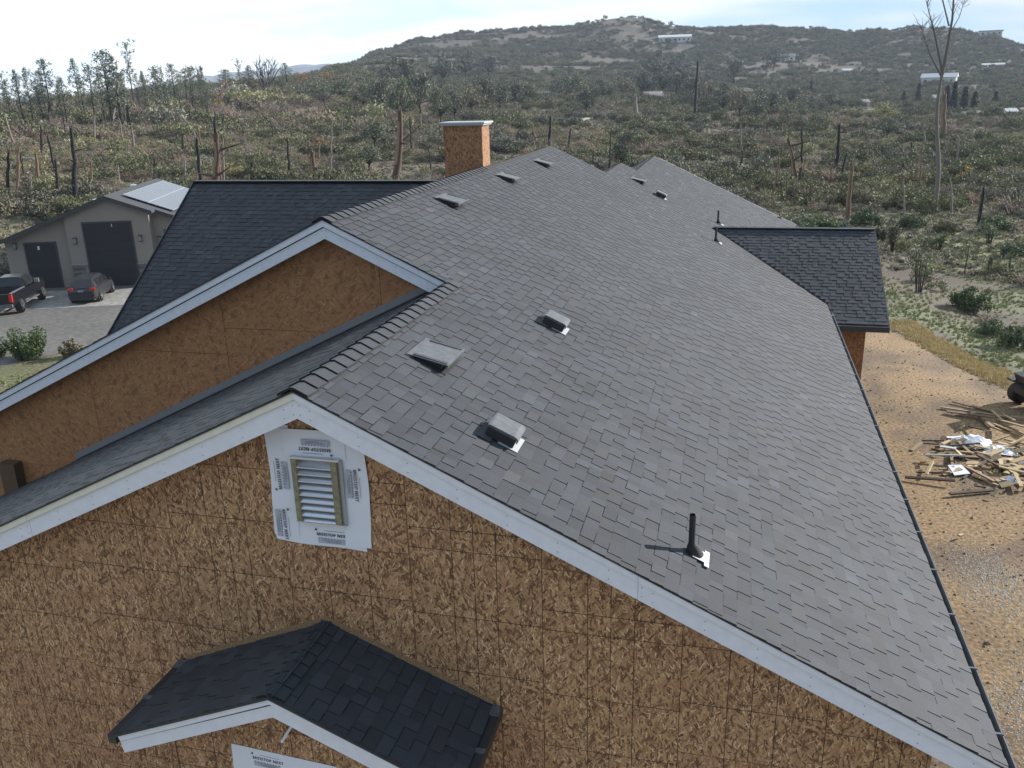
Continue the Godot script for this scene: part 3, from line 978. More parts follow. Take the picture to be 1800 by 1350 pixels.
	sf.quad(Vector3(-6.5, -SLOPE * 6.5 + 0.022, -4.40), Vector3(-0.1, -SLOPE * 0.1 + 0.022, -4.40), Vector3(-0.1, -SLOPE * 0.1 + 0.03, -4.482), Vector3(-6.5, -SLOPE * 6.5 + 0.03, -4.482))
	part("step_flashing", sf, M.flashing, house)
	# ---- other walls that close the shell
	var body := MB.new()
	body.box(Vector3(5.25, -5.9, -14.3), Vector3(0.1, 6.0, 27.8))
	part("side_wall", body, M.board_edge, house)
	body = MB.new()
	body.box(Vector3(-8.8, -7.3, -2.4), Vector3(0.12, 5.6, 4.1))
	body.box(Vector3(-9.1, -7.0, -9.0), Vector3(0.12, 6.6, 9.0))
	part("side_wall", body, M.board_edge, house)
	body = MB.new()
	body.box(Vector3(2.4, -5.4, -28.0), Vector3(5.6, 6.0, 0.12))
	part("rear_wall", body, M.board_edge, house)
	body = MB.new()
	body.prism(PackedVector2Array([Vector2(-7, -8), Vector2(4.5, -8), Vector2(4.5, -2.4), Vector2(MIDX, 0.6), Vector2(-7, -1.9)]), -18.7, -18.6)
	part("rear_gable_wall", body, M.board_edge, house)
	# ---- rake boards
	rake(Vector3(0, 0, 0.0), EAVE + 0.02, 0.085, 0.175, M.white, M.white)
	rake(Vector3(0, 0, 0.0), -9.0, 0.085, 0.175, M.primer, M.white)
	rake(Vector3(MIDX, -SLOPE * MIDX, MID), 0.06, 0.105, 0.155, M.white_grey, M.white_grey, 0.012)
	rake(Vector3(MIDX, -SLOPE * MIDX, MID), -9.6, 0.105, 0.155, M.white_grey, M.white_grey, 0.012)
	var bw := MB.new()
	bw.bar(Vector3(EAVE + 0.02, right_y(EAVE) - 0.10, -28.42), Vector3(0.55, right_y(0.55) - 0.10, -28.42), 0.03, 0.2)
	part("rear_rake_board", bw, M.white, house)
	var fe := MB.new()
	fe.box(Vector3(EAVE - 0.01, right_y(EAVE) - 0.13, -14.2), Vector3(0.03, 0.2, 28.3))
	part("eave_board", fe, M.white, house)
	# ---- gutter along the right eave
	for seg in [[0.0, -14.7], [-22.1, -28.4]]:
		var gut := MB.new()
		var gx := EAVE + 0.025
		var gy := right_y(EAVE) - 0.012
		var prof := [Vector2(gx, gy - 0.01), Vector2(gx + 0.004, gy - 0.085), Vector2(gx + 0.045, gy - 0.095), Vector2(gx + 0.056, gy - 0.06), Vector2(gx + 0.07, gy - 0.035), Vector2(gx + 0.07, gy - 0.012), Vector2(gx + 0.058, gy - 0.012)]
		for i in prof.size() - 1:
			var a: Vector2 = prof[i]; var b: Vector2 = prof[i + 1]
			var zz0: float = seg[0] + 0.02
			var zz1: float = seg[1]
			gut.quad(Vector3(a.x, a.y, zz1), Vector3(a.x, a.y, zz0), Vector3(b.x, b.y, zz0), Vector3(b.x, b.y, zz1))
		var gm := part("gutter", gut, M.gutter, house)
		var z: float = seg[0] - 0.42
		while z > seg[1]:
			var hb := MB.new()
			hb.box(Vector3(gx + 0.036, gy - 0.008, z), Vector3(0.072, 0.008, 0.022))
			part("gutter_hanger", hb, M.vent_metal, gm)
			z -= 0.87
	# ---- chimney chase
	var ch := Node3D.new()
	ch.name = "chimney"
	house.add_child(ch)
	var core := MB.new()
	core.box(Vector3(-2.155, 0.6, -12.28), Vector3(0.82, 2.12, 0.53))
	part("chimney_core", core, M.board_edge, ch)
	for f in [[Vector3(-2.155, 0.6, -12.004), Vector3(0.846, 2.12, 0.012)], [Vector3(-1.737, 0.6, -12.28), Vector3(0.012, 2.12, 0.54)], [Vector3(-2.573, 0.6, -12.28), Vector3(0.012, 2.12, 0.54)], [Vector3(-2.155, 0.6, -12.556), Vector3(0.846, 2.12, 0.012)]]:
		var sb := MB.new()
		sb.box(f[0], f[1])
		part("strand_board_sheet", sb, M.board_tri, ch)
	var cc := MB.new()
	cc.box(Vector3(-2.155, 1.695, -12.28), Vector3(1.0, 0.035, 0.72))
	cc.box(Vector3(-2.155, 1.66, -12.28), Vector3(0.94, 0.035, 0.66))
	part("chimney_cap", cc, M.galvanized_dull, ch)

func roof_frame(x: float, z: float) -> Transform3D:
	# local x down the slope, y out of the roof, z towards the front
	var n := Vector3(SLOPE, 1, 0).normalized()
	var d := Vector3(1, -SLOPE, 0).normalized()
	return Transform3D(Basis(d, n, d.cross(n)), Vector3(x, right_y(x), z) + n * 0.012)

func build_roof_fittings() -> void:
	# low slant-back vents: flush at the top, open at the lower edge
	for s in [[0.56, -1.95, 1.0], [-1.17, -7.98, 1.0], [-1.178, -11.89, 1.0], [-1.189, -15.5, 1.0], [0.67, -20.2, 1.0]]:
		var v := Node3D.new()
		v.name = "slant_vent"
		house.add_child(v, true)
		v.transform = roof_frame(s[0], s[1]).scaled_local(Vector3(1, 0.85, 1))
		var top := MB.new()
		top.prism(PackedVector2Array([Vector2(-0.22, 0.004), Vector2(0.20, 0.100), Vector2(0.20, 0.112), Vector2(-0.22, 0.010)]), -0.29, 0.29)
		top.prism(PackedVector2Array([Vector2(0.195, 0.062), Vector2(0.215, 0.062), Vector2(0.215, 0.114), Vector2(0.195, 0.114)]), -0.29, 0.29)
		part("vent_hood", top, M.vent_metal, v)
		for e in [-0.25, 0.25]:
			var rib := MB.new()
			rib.prism(PackedVector2Array([Vector2(-0.16, 0.021), Vector2(0.19, 0.100), Vector2(0.19, 0.117), Vector2(-0.16, 0.036)]), e - 0.022, e + 0.022)
			part("hood_rib", rib, M.dark_trim, v)
		var fl := MB.new()
		fl.box(Vector3(0.0, 0.003, 0), Vector3(0.46, 0.008, 0.62))
		part("vent_flange", fl, M.black_plastic, v)
		var ins := MB.new()
		ins.prism(PackedVector2Array([Vector2(-0.18, 0.006), Vector2(0.15, 0.006), Vector2(0.15, 0.086), Vector2(-0.18, 0.012)]), -0.25, 0.25)
		part("vent_throat", ins, M.black_plastic, v)
	# square exhaust hoods
	for s in [[1.50, -1.03, 1.0], [1.27, -4.60, 1.0], [1.40, -19.3, 1.0]]:
		var v := Node3D.new()
		v.name = "exhaust_hood"
		house.add_child(v, true)
		v.transform = roof_frame(s[0], s[1]).scaled_local(Vector3(1, 0.78, 1))
		var fl := MB.new()
		fl.box(Vector3(0.10, 0.003, 0.02), Vector3(0.20, 0.006, 0.30))
		part("hood_flashing", fl, M.galvanized_dull, v)
		var bodym := MB.new()
		bodym.box(Vector3(0.0, 0.066, 0), Vector3(0.285, 0.132, 0.285))
		part("hood_neck", bodym, M.black_plastic, v)
		var lid := MB.new()
		var r := PackedVector2Array([Vector2(-0.152, 0.120), Vector2(0.150, 0.120), Vector2(0.152, 0.085), Vector2(0.162, 0.085), Vector2(0.162, 0.128), Vector2(0.145, 0.150), Vector2(0.11, 0.158), Vector2(-0.13, 0.155), Vector2(-0.152, 0.142)])
		lid.prism(r, -0.15, 0.15)
		part("hood_lid", lid, M.vent_metal, v)
		var shing := MB.new()
		shing.col = Color(0.0505, 0.056, 0.069)
		shing.box(Vector3(-0.13, 0.006, 0.0), Vector3(0.14, 0.012, 0.46))
		part("cover_shingle", shing, M.shingle, v)
	# plumbing vents with rubber boots
	for s in [[3.267, -0.735, 0.365], [3.064, -16.52, 0.36], [3.047, -19.62, 0.36]]:
		var v := Node3D.new()
		v.name = "vent_pipe"
		house.add_child(v, true)
		v.position = Vector3(s[0], right_y(s[0]) + 0.01, s[1])
		var h: float = s[2]
		var pipe := MB.new()
		pipe.tube([Vector3(0, -0.03, 0), Vector3(0, h, 0), Vector3(0, h, 0), Vector3(0, h - 0.06, 0)], [0.029, 0.029, 0.022, 0.022], 14, false)
		part("pipe", pipe, M.black_plastic, v)
		var boot := MB.new()
		boot.tube([Vector3(0.03, -0.035, 0), Vector3(0.012, 0.03, 0), Vector3(0, 0.075, 0), Vector3(0, 0.085, 0)], [0.082, 0.062, 0.038, 0.031], 14, false)
		part("pipe_boot", boot, M.black_rubber, v)
		var n := Vector3(SLOPE, 1, 0).normalized()
		var d := Vector3(1, -SLOPE, 0).normalized()
		var pl := MB.new()
		var B := Basis(d, n, d.cross(n))
		pl.box(d * 0.075 + n * 0.012, Vector3(0.13, 0.006, 0.17), B)
		pl.box(d * 0.145 + n * 0.0125 + Vector3(0, 0, 0.01), Vector3(0.045, 0.006, 0.26), B)
		part("pipe_flashing", pl, M.galvanized_dull, v)

func print_text(parent: Node, words: String, at: Vector3, turn: float, size: float, m: Material) -> void:
	var tm := TextMesh.new()
	tm.text = words
	var f := SystemFont.new()
	f.font_names = PackedStringArray(["Droid Sans"])
	f.font_weight = 700
	tm.font = f
	tm.font_size = 32
	tm.pixel_size = size / 32.0
	tm.depth = 0.0008
	tm.curve_step = 4.0
	var o := part_mesh("printed_words", tm, m, parent)
	o.position = at
	o.rotation.z = turn

func print_block(parent: Node, at: Vector3, turn: float) -> void:
	# one repeat of the print: grey panel of small type, black words, mark
	var B := Basis(Vector3(0, 0, 1), turn)
	var mb := MB.new()
	mb.box(at + B * Vector3(0, -0.055, 0), Vector3(0.27, 0.052, 0.0006), B)
	part("grey_print", mb, M.print_grey, parent)
	mb = MB.new()
	for k in 9:
		mb.box(at + B * Vector3(-0.118 + k * 0.03, -0.030, 0.0004), Vector3(0.008, 0.010, 0.0006), B)
	for k in 3:
		mb.box(at + B * Vector3(0.0 + k * 0.012, -0.046 - k * 0.011, 0.0006), Vector3(0.19 - k * 0.03, 0.003, 0.0006), B)
	mb.box(at + B * Vector3(0.03, 0.048, 0), Vector3(0.20, 0.003, 0.0006), B)
	part("small_print", mb, M.print_dark, parent)
	mb = MB.new()
	mb.prism(PackedVector2Array([Vector2(-0.165, 0.045), Vector2(-0.135, 0.045), Vector2(-0.143, 0.070)]), 0, 0.0006, Transform3D(B, at))
	part("printed_mark", mb, M.print_dark, parent)
	print_text(parent, "MOISTOP NEXT", at + B * Vector3(0.01, 0.008, 0.0006), turn, 0.043, M.print_dark)

func wrap_sheet(w: float, h: float, cut: Callable) -> MB:
	# a slightly slack sheet; cut moves its edge points
	var mb := MB.new()
	mb.col = Color(1, 1, 1)
	var n := 14
	var f := func(i: int, j: int) -> Vector3:
		var p := Vector2(w * (float(i) / n - 0.5), h * (float(j) / n - 0.5))
		p = cut.call(p)
		return Vector3(p.x, p.y, 0.004 + 0.004 * sin(p.x * 9.0 + p.y * 4.0) + 0.003 * sin(p.y * 15.0))
	for i in n:
		for j in n:
			mb.quad(f.call(i, j), f.call(i + 1, j), f.call(i + 1, j + 1), f.call(i, j + 1))
	return mb

func build_gable_louver() -> void:
	var z := -0.304
	# flashing membrane, four strips
	var strips := [
		[Vector2(-0.375, -0.99), Vector2(0.25, 1.10), "v"], [Vector2(0.335, -1.05), Vector2(0.25, 1.08), "v"], [Vector2(-0.05, -1.50), Vector2(0.9, 0.235), "h"], [Vector2(-0.02, -0.60), Vector2(0.60, 0.26), "h"]]
	var wrap := Node3D.new()
	wrap.name = "flashing_membrane"
	house.add_child(wrap)
	wrap.set_meta("label", "white window flashing membrane with black print round the gable louver")
	var k := 0
	for s in strips:
		var c: Vector2 = s[0]
		var mb := wrap_sheet(s[1].x, s[1].y, func(p: Vector2) -> Vector2:
			var q := p + c
			q.y = minf(q.y, -SLOPE * absf(q.x) - 0.262)
			if s[2] == "h" and c.y < -1.2:
				q.y -= (q.x + 0.05) * 0.05 - 0.012 * sin(q.x * 7.0)
			if s[2] == "v":
				q.x += 0.012 * sin(q.y * 5.0 + c.x)
			return q)
		for i in mb.v.size():
			mb.v[i].z += z + [0.006, 0.009, 0.001, 0.014][k]
		part("membrane_strip", mb, M.membrane, wrap)
		k += 1
	print_block(wrap, Vector3(0.345, -0.96, z + 0.0225), -PI / 2)
	print_block(wrap, Vector3(-0.385, -0.93, z + 0.0195), PI / 2)
	print_block(wrap, Vector3(0.06, -1.505, z + 0.0145), 0.0)
	print_block(wrap, Vector3(-0.40, -1.42, z + 0.0195), -PI / 2)
	print_block(wrap, Vector3(0.0, -0.64, z + 0.0275), PI)
	# louver
	var lv := Node3D.new()
	lv.name = "gable_louver"
	house.add_child(lv)
	lv.set_meta("label", "rectangular metal louver with olive side frames in the front gable")
	var x0 := -0.235
	var x1 := 0.205
	var y0 := -1.355
	var y1 := -0.735
	for e in [[x0 + 0.025, 0.05], [x1 - 0.03, 0.06]]:
		var f := MB.new()
		f.box(Vector3(e[0], (y0 + y1) * 0.5, z + 0.035), Vector3(e[1], y1 - y0, 0.07))
		part("side_frame", f, M.olive, lv)
	var fr := MB.new()
	fr.box(Vector3(x1 + 0.02, (y0 + y1) * 0.5 - 0.01, z + 0.03), Vector3(0.035, y1 - y0 + 0.02, 0.012))
	part("side_flange", fr, M.galvanized_dull, lv)
	for e in [y0 - 0.008, y1 + 0.01]:
		var f := MB.new()
		f.box(Vector3((x0 + x1) * 0.5 + 0.01, e, z + 0.035), Vector3(x1 - x0 + 0.03, 0.018, 0.075))
		part("frame_rail", f, M.galvanized, lv)
	var back := MB.new()
	back.box(Vector3((x0 + x1) * 0.5, (y0 + y1) * 0.5, z + 0.004), Vector3(x1 - x0 - 0.06, y1 - y0, 0.006))
	part("dark_backing", back, M.black_plastic, lv)
	for i in 9:
		var y := y1 - 0.03 - i * 0.068
		var sl := MB.new()
		sl.prism(PackedVector2Array([Vector2(0.012, y), Vector2(0.066, y - 0.048), Vector2(0.066, y - 0.058), Vector2(0.060, y - 0.058), Vector2(0.060, y - 0.050), Vector2(0.008, y - 0.004)]), x0 + 0.05, x1 - 0.06, Transform3D(Basis(Vector3(0, 0, 1), Vector3.UP, Vector3(-1, 0, 0)), Vector3(x0 + x1 - 0.01, 0, z)))
		part("louver_slat", sl, M.slat, lv)

func build_porch() -> void:
	# small gable roof over the front entry
	var xr := -0.08
	var yr := -2.44
	var half := 1.62
	var s := 0.42
	var z1 := 0.80
	var z0 := -0.32
	for sg in [1.0, -1.0]:
		var plan := PackedVector2Array([Vector2(xr, z0), Vector2(xr + sg * half, z0), Vector2(xr + sg * half, z1), Vector2(xr, z1)])
		var r := part("entry_roof", slab(plan, func(x, _z): return yr - s * absf(x - xr) - 0.004, 0.09), M.shingle, house)
		var W := Vector3(-sg, s, 0).normalized()
		var U := Vector3(0, 0, -sg)
		var n := int(half / absf(W.x) / EXPOSE)
		lay_shingles(r, Vector3(xr + sg * half, yr - s * half, z1 if sg > 0 else z0), U, W, n + 1, func(_k): return [[-0.015, z1 - z0]] if sg > 0 else [[0.0, z1 - z0 + 0.015]], 51 + int(sg), 26 if sg > 0 else 14, Color(0.0505, 0.056, 0.069), 1.0)
		# eave gutter with a bright end strap
		var gut := MB.new()
		gut.box(Vector3(xr + sg * (half + 0.045), yr - s * half - 0.055, (z0 + z1) * 0.5 + 0.02), Vector3(0.085, 0.09, z1 - z0))
		part("entry_gutter", gut, M.black_metal, house)
		for zz in [z0 + 0.1, z1 - 0.5]:
			var st := MB.new()
			st.box(Vector3(xr + sg * (half + 0.03), yr - s * half + 0.0, zz), Vector3(0.11, 0.016, 0.05 if zz > 0 else 0.12))
			part("gutter_strap", st, M.vent_metal, house)
		# rake boards at the front
		for b in [["rake_trim", 0.012, 0.07, 0.02, M.white], ["rake_board", 0.082, 0.215, 0.0, M.white]]:
			var mb := MB.new()
			var e: float = xr + sg * (half - 0.02)
			var dy := -s * (half - 0.02)
			mb.prism(PackedVector2Array([Vector2(xr, yr - b[1]), Vector2(e, yr - b[1] + dy), Vector2(e - sg * 0.02, yr - b[2] + dy), Vector2(xr, yr - b[2])]), z1 - 0.03 + b[3], z1 + b[3])
			part(b[0], mb, b[4], house)
		var dm := MB.new()
		dm.prism(PackedVector2Array([Vector2(xr, yr - 0.012), Vector2(xr + sg * half, yr - 0.012 - s * half), Vector2(xr + sg * half, yr + 0.006 - s * half), Vector2(xr, yr + 0.006)]), z1, z1 + 0.036)
		part("drip_edge", dm, M.black_metal, house)
		# raw board left between the entry roof and the wall
		var cut := MB.new()
		cut.prism(PackedVector2Array([Vector2(xr, yr + 0.0), Vector2(xr + sg * half, yr - s * half), Vector2(xr + sg * half, yr - s * half + 0.05), Vector2(xr, yr + 0.06)]), -0.305, -0.29)
		part("raw_board_edge", cut, M.raw_edge, house)
	# ridge shingles of the entry roof
	for k in 7:
		var mb := MB.new()
		mb.col = Color(0.0505, 0.056, 0.069)
		var za := z1 - k * 0.155
		var w := 0.13
		var pa := [Vector3(xr - w, yr - s * w + 0.030, za), Vector3(xr, yr + 0.030, za), Vector3(xr + w, yr - s * w + 0.030, za)]
		var dz := Vector3(0, -0.014, -0.17)
		mb.quad(pa[0], pa[1], pa[1] + dz, pa[0] + dz)
		mb.quad(pa[1], pa[2], pa[2] + dz, pa[1] + dz)
		mb.col = Color(0.012, 0.012, 0.013)
		var dn := Vector3(0, -0.02, 0)
		mb.quad(pa[0] + dn, pa[1] + dn, pa[1], pa[0])
		mb.quad(pa[1] + dn, pa[2] + dn, pa[2], pa[1])
		part("ridge_cap", mb, M.shingle, house)
	# gable wall of the entry
	var gw := MB.new()
	var g := PackedVector2Array([Vector2(xr - 1.3, -8.5), Vector2(xr + 1.3, -8.5), Vector2(xr + 1.3, yr - s * 1.3 - 0.1), Vector2(xr, yr - 0.1), Vector2(xr - 1.3, yr - s * 1.3 - 0.1)])
	gw.prism(g, -0.3, 0.45)
	var pw := part("entry_wall", gw, M.board_edge, house)
	sheet_wall(pw, g, 0.451, xr - 1.3 - 0.4, -3.0 - 2.44 * 3, 1.22, 2.44, M.boards, 61, 0.5)
	# flashing membrane over the entry window and a white tube left in the wall
	var z := 0.466
	var wm := MB.new()
	wm.box(Vector3(-0.26, -3.62, z + 0.002), Vector3(1.05, 0.5, 0.003), Basis(Vector3(0, 0, 1), -0.06))
	var ws := part("entry_membrane", wm, M.membrane, house)
	print_block(ws, Vector3(-0.42, -3.47, z + 0.0045), -0.06)
	var tb := MB.new()
	tb.tube([Vector3(-0.02, -2.86, z - 0.02), Vector3(-0.18, -3.13, z + 0.10)], [0.013, 0.013], 10)
	part("white_tube", tb, M.white, house)

# ---------------------------------------------------------------- garage
func build_garage() -> void:
	var g := thing("garage", "taupe stucco garage with three dark doors and solar panels on its roof", "garage", Vector3(-40.392, -10.5, -46.798), deg_to_rad(20.0))
	var s := 0.374
	var px_ := 0.9
	var top := 6.5
	# walls: left lean-to, taller middle, right
	for w in [["lean_to_wall", PackedVector2Array([Vector2(-6.67, -0.4), Vector2(-2.2, -0.4), Vector2(-2.2, top - s * 3.1 - 0.12), Vector2(-6.67, top - s * 7.57 - 0.12)]), -12.6, -0.35], ["front_wall", PackedVector2Array([Vector2(-2.2, -0.4), Vector2(3.6, -0.4), Vector2(3.6, top - s * 2.7 - 0.12), Vector2(px_, top - 0.12), Vector2(-2.2, top - s * 3.1 - 0.12)]), -12.6, 0.0], ["right_wall", PackedVector2Array([Vector2(3.6, -0.4), Vector2(8.0, -0.4), Vector2(8.0, top - s * 7.1 - 0.12), Vector2(3.6, top - s * 2.7 - 0.12)]), -12.6, -0.8]]:
		var mb := MB.new()
		mb.prism(w[1], w[2], w[3])
		part(w[0], mb, M.stucco, g)
	# roofs
	for r in [["left_roof", px_, -7.0, 0.42], ["right_roof", px_, 4.0, 0.42], ["right_roof", 4.0, 8.4, -0.42]]:
		var mb := MB.new()
		var x0: float = r[1]
		var x1: float = r[2]
		var z1: float = r[3] if r[0] == "right_roof" else 0.42
		var y0 := top - s * absf(x0 - px_)
		var y1 := top - s * absf(x1 - px_)
		mb.col = Color(0.07, 0.07, 0.075)
		mb.prism(PackedVector2Array([Vector2(x0, y0 - 0.10), Vector2(x1, y1 - 0.10), Vector2(x1, y1 + 0.06), Vector2(x0, y0 + 0.06)]), -13.0, z1)
		var ro := part(r[0], mb, M.shingle, g)
		var tr := MB.new()
		tr.prism(PackedVector2Array([Vector2(x0, y0 - 0.22), Vector2(x1, y1 - 0.22), Vector2(x1, y1 - 0.02), Vector2(x0, y0 - 0.02)]), z1, z1 + 0.03)
		part("fascia_board", tr, M.dark_trim, ro)
	# doors
	for d in [[-5.28, -3.26, 3.3, -0.35, 5], [-0.95, 2.25, 4.62, 0.0, 7], [4.4, 7.4, 3.8, -0.8, 6]]:
		var dn := Node3D.new()
		dn.name = "roll_up_door"
		g.add_child(dn, true)
		var n: int = d[4]
		for k in n:
			var h: float = d[2] / n
			var mb := MB.new()
			mb.box(Vector3((d[0] + d[1]) * 0.5, h * (k + 0.5), d[3] + 0.012), Vector3(d[1] - d[0], h - 0.02, 0.03))
			part("door_panel", mb, M.door_dark, dn)
		var fr := MB.new()
		for e in [d[0] - 0.06, d[1] + 0.06]:
			fr.box(Vector3(e, d[2] * 0.5, d[3] + 0.03), Vector3(0.11, d[2], 0.06))
		fr.box(Vector3((d[0] + d[1]) * 0.5, d[2] + 0.06, d[3] + 0.03), Vector3(d[1] - d[0] + 0.24, 0.12, 0.06))
		part("door_frame", fr, M.dark_trim, dn)
		var ba := MB.new()
		ba.box(Vector3((d[0] + d[1]) * 0.5, d[2] * 0.5, d[3] + 0.004), Vector3(d[1] - d[0], d[2], 0.006))
		part("door_backing", ba, M.black_plastic, dn)
	var st := MB.new()
	st.box(Vector3(-4.4, 3.0, -0.31), Vector3(0.14, 0.26, 0.004))
	part("door_sticker", st, M.white, g)
	st = MB.new()
	st.box(Vector3(1.0, 4.45, 0.04), Vector3(0.05, 0.2, 0.02))
	part("door_sticker", st, M.white, g)
	# stone wainscot beside the big door
	var rng := RandomNumberGenerator.new()
	rng.seed = 4
	for span in [[-2.2, -1.08], [2.4, 3.6]]:
		var y := 0.0
		while y < 1.6:
			var h := rng.randf_range(0.11, 0.2)
			var x: float = span[0]
			while x < span[1] - 0.08:
				var l := minf(rng.randf_range(0.25, 0.6), span[1] - x)
				var mb := MB.new()
				var f := rng.randf_range(0.5, 1.35)
				mb.col = Color(0.27 * f, 0.26 * f, 0.245 * f)
				mb.box(Vector3(x + l * 0.5, y + h * 0.5, 0.03), Vector3(l - 0.015, h - 0.015, 0.06 + rng.randf() * 0.03))
				part("wall_stone", mb, M.stone, g)
				x += l
			y += h
		var cp := MB.new()
		cp.box(Vector3((span[0] + span[1]) * 0.5, y + 0.04, 0.05), Vector3(span[1] - span[0] + 0.04, 0.08, 0.14))
		part("stone_cap", cp, M.concrete, g)
	# wall lamps, unlit by day
	for l in [[-1.65, 3.45, 0.0], [2.85, 3.45, 0.0], [-5.95, 3.2, -0.35], [3.95, 3.2, -0.8]]:
		var ln := Node3D.new()
		ln.name = "wall_lantern"
		g.add_child(ln, true)
		var mb := MB.new()
		mb.box(Vector3(l[0], l[1], l[2] + 0.03), Vector3(0.16, 0.44, 0.06))
		mb.box(Vector3(l[0], l[1] + 0.21, l[2] + 0.12), Vector3(0.26, 0.05, 0.24))
		mb.box(Vector3(l[0], l[1] - 0.19, l[2] + 0.12), Vector3(0.22, 0.04, 0.2))
		part("lantern_body", mb, M.black_metal, ln)
		mb = MB.new()
		mb.box(Vector3(l[0], l[1] + 0.01, l[2] + 0.125), Vector3(0.14, 0.34, 0.13))
		part("lantern_glass", mb, M.frosted, ln)
	# solar array on the right slope
	var arr := Node3D.new()
	arr.name = "solar_array"
	g.add_child(arr)
	var dn := Vector3(1, -s, 0).normalized()
	var nn := Vector3(s, 1, 0).normalized()
	var B := Basis(dn, nn, Vector3(0, 0, 1))
	for r in 2:
		for c in 10:
			var at := Vector3(px_, top, 0) + dn * (1.62 + r * 1.80) + nn * 0.2 + Vector3(0, 0, -1.9 - c * 1.06)
			var mb := MB.new()
			mb.box(at, Vector3(1.77, 0.04, 1.035), B)
			var fr := part("solar_frame", mb, M.galvanized, arr)
			mb = MB.new()
			mb.box(at + nn * 0.021, Vector3(1.72, 0.004, 0.99), B)
			part("solar_glass", mb, M.solar, fr)
	var rail := MB.new()
	for r in 4:
		rail.box(Vector3(px_, top, 0) + dn * (1.1 + r * 0.95) + nn * 0.14 + Vector3(0, 0, -6.7), Vector3(0.05, 0.06, 10.6), B)
	part("mounting_rail", rail, M.black_metal, arr)
	for v in [[-1.9, -6.0], [-3.6, -8.0], [-0.2, -10.0]]:
		var mb := MB.new()
		mb.box(Vector3(v[0], top - s * absf(v[0] - px_) + 0.15, v[1]), Vector3(0.4, 0.22, 0.5))
		part("roof_vent", mb, M.galvanized, g)

# ---------------------------------------------------------------- vehicles
# body by cross sections along its length: [z, half width, floor y, shoulder y, shoulder half width, roof y, roof half width]
func car_shell(sec: Array, lo: int, hi: int) -> MB:
	var mb := MB.new()
	for i in sec.size() - 1:
		var p := []
		for q in [sec[i], sec[i + 1]]:
			p.append([Vector3(q[1] * 0.92, q[2], q[0]), Vector3(q[1], q[2] + 0.16, q[0]), Vector3(q[1], (q[2] + q[3]) * 0.55, q[0]), Vector3(q[4], q[3], q[0]), Vector3(q[6] * 1.02, q[5] - 0.07, q[0]), Vector3(q[6] * 0.86, q[5], q[0]), Vector3(0, q[5] + 0.025, q[0])])
		for k in range(lo, hi):
			for sg in [1.0, -1.0]:
				var f := Vector3(sg, 1, 1)
				var a: Vector3 = p[0][k] * f; var b: Vector3 = p[1][k] * f; var c: Vector3 = p[1][k + 1] * f; var d: Vector3 = p[0][k + 1] * f
				if sg > 0:
					mb.quad(a, d, c, b)
				else:
					mb.quad(a, b, c, d)
	# end caps
	for e in [0, sec.size() - 1]:
		var q: Array = sec[e]
		var ring := [Vector3(q[1] * 0.92, q[2], q[0]), Vector3(q[1], q[2] + 0.16, q[0]), Vector3(q[1], (q[2] + q[3]) * 0.55, q[0]), Vector3(q[4], q[3], q[0]), Vector3(q[6] * 1.02, q[5] - 0.07, q[0]), Vector3(q[6] * 0.86, q[5], q[0])]
		for k in range(lo, mini(hi, 5)):
			var a: Vector3 = ring[k]; var b: Vector3 = ring[k + 1]
			var f := Vector3(-1, 1, 1)
			if e > 0:
				mb.quad(a * f, a, b, b * f)
			else:
				mb.quad(a, a * f, b * f, b)
	return mb

func add_wheel(parent: Node, at: Vector3, r: float, w: float, sg: float, rim_m: Material) -> void:
	var n := Node3D.new()
	n.name = "wheel"
	parent.add_child(n, true)
	n.position = at
	var t := MB.new()
	t.tube([Vector3(-w * 0.5, 0, 0), Vector3(-w * 0.5, 0, 0), Vector3(-w * 0.36, 0, 0), Vector3(w * 0.36, 0, 0), Vector3(w * 0.5, 0, 0), Vector3(w * 0.5, 0, 0)], [r * 0.6, r * 0.9, r, r, r * 0.9, r * 0.6], 22, true)
	part("tyre", t, M.black_rubber, n)
	var m := MB.new()
	for k in 5:
		var a := TAU * k / 5.0
		m.bar(Vector3(sg * w * 0.5, 0, 0), Vector3(sg * w * 0.47, cos(a) * r * 0.6, sin(a) * r * 0.6), 0.035, r * 0.2, Vector3(sg, 0, 0))
	m.tube([Vector3(sg * w * 0.46, 0, 0), Vector3(sg * w * 0.53, 0, 0)] if sg > 0 else [Vector3(sg * w * 0.53, 0, 0), Vector3(sg * w * 0.46, 0, 0)], [r * 0.2, r * 0.16], 12)
	part("rim", m, rim_m, n)

func glass_quad(parent: Node, pts: Array, m: Material, called := "window") -> void:
	var mb := MB.new()
	var c: Vector3 = (pts[0] + pts[1] + pts[2] + pts[3]) * 0.25
	var n: Vector3 = (pts[1] - pts[0]).cross(pts[2] - pts[0]).normalized()
	var q := []
	for p in pts:
		q.append(p.lerp(c, 0.04) + n * 0.012)
	mb.quad(q[0], q[1], q[2], q[3])
	part(called, mb, m, parent)

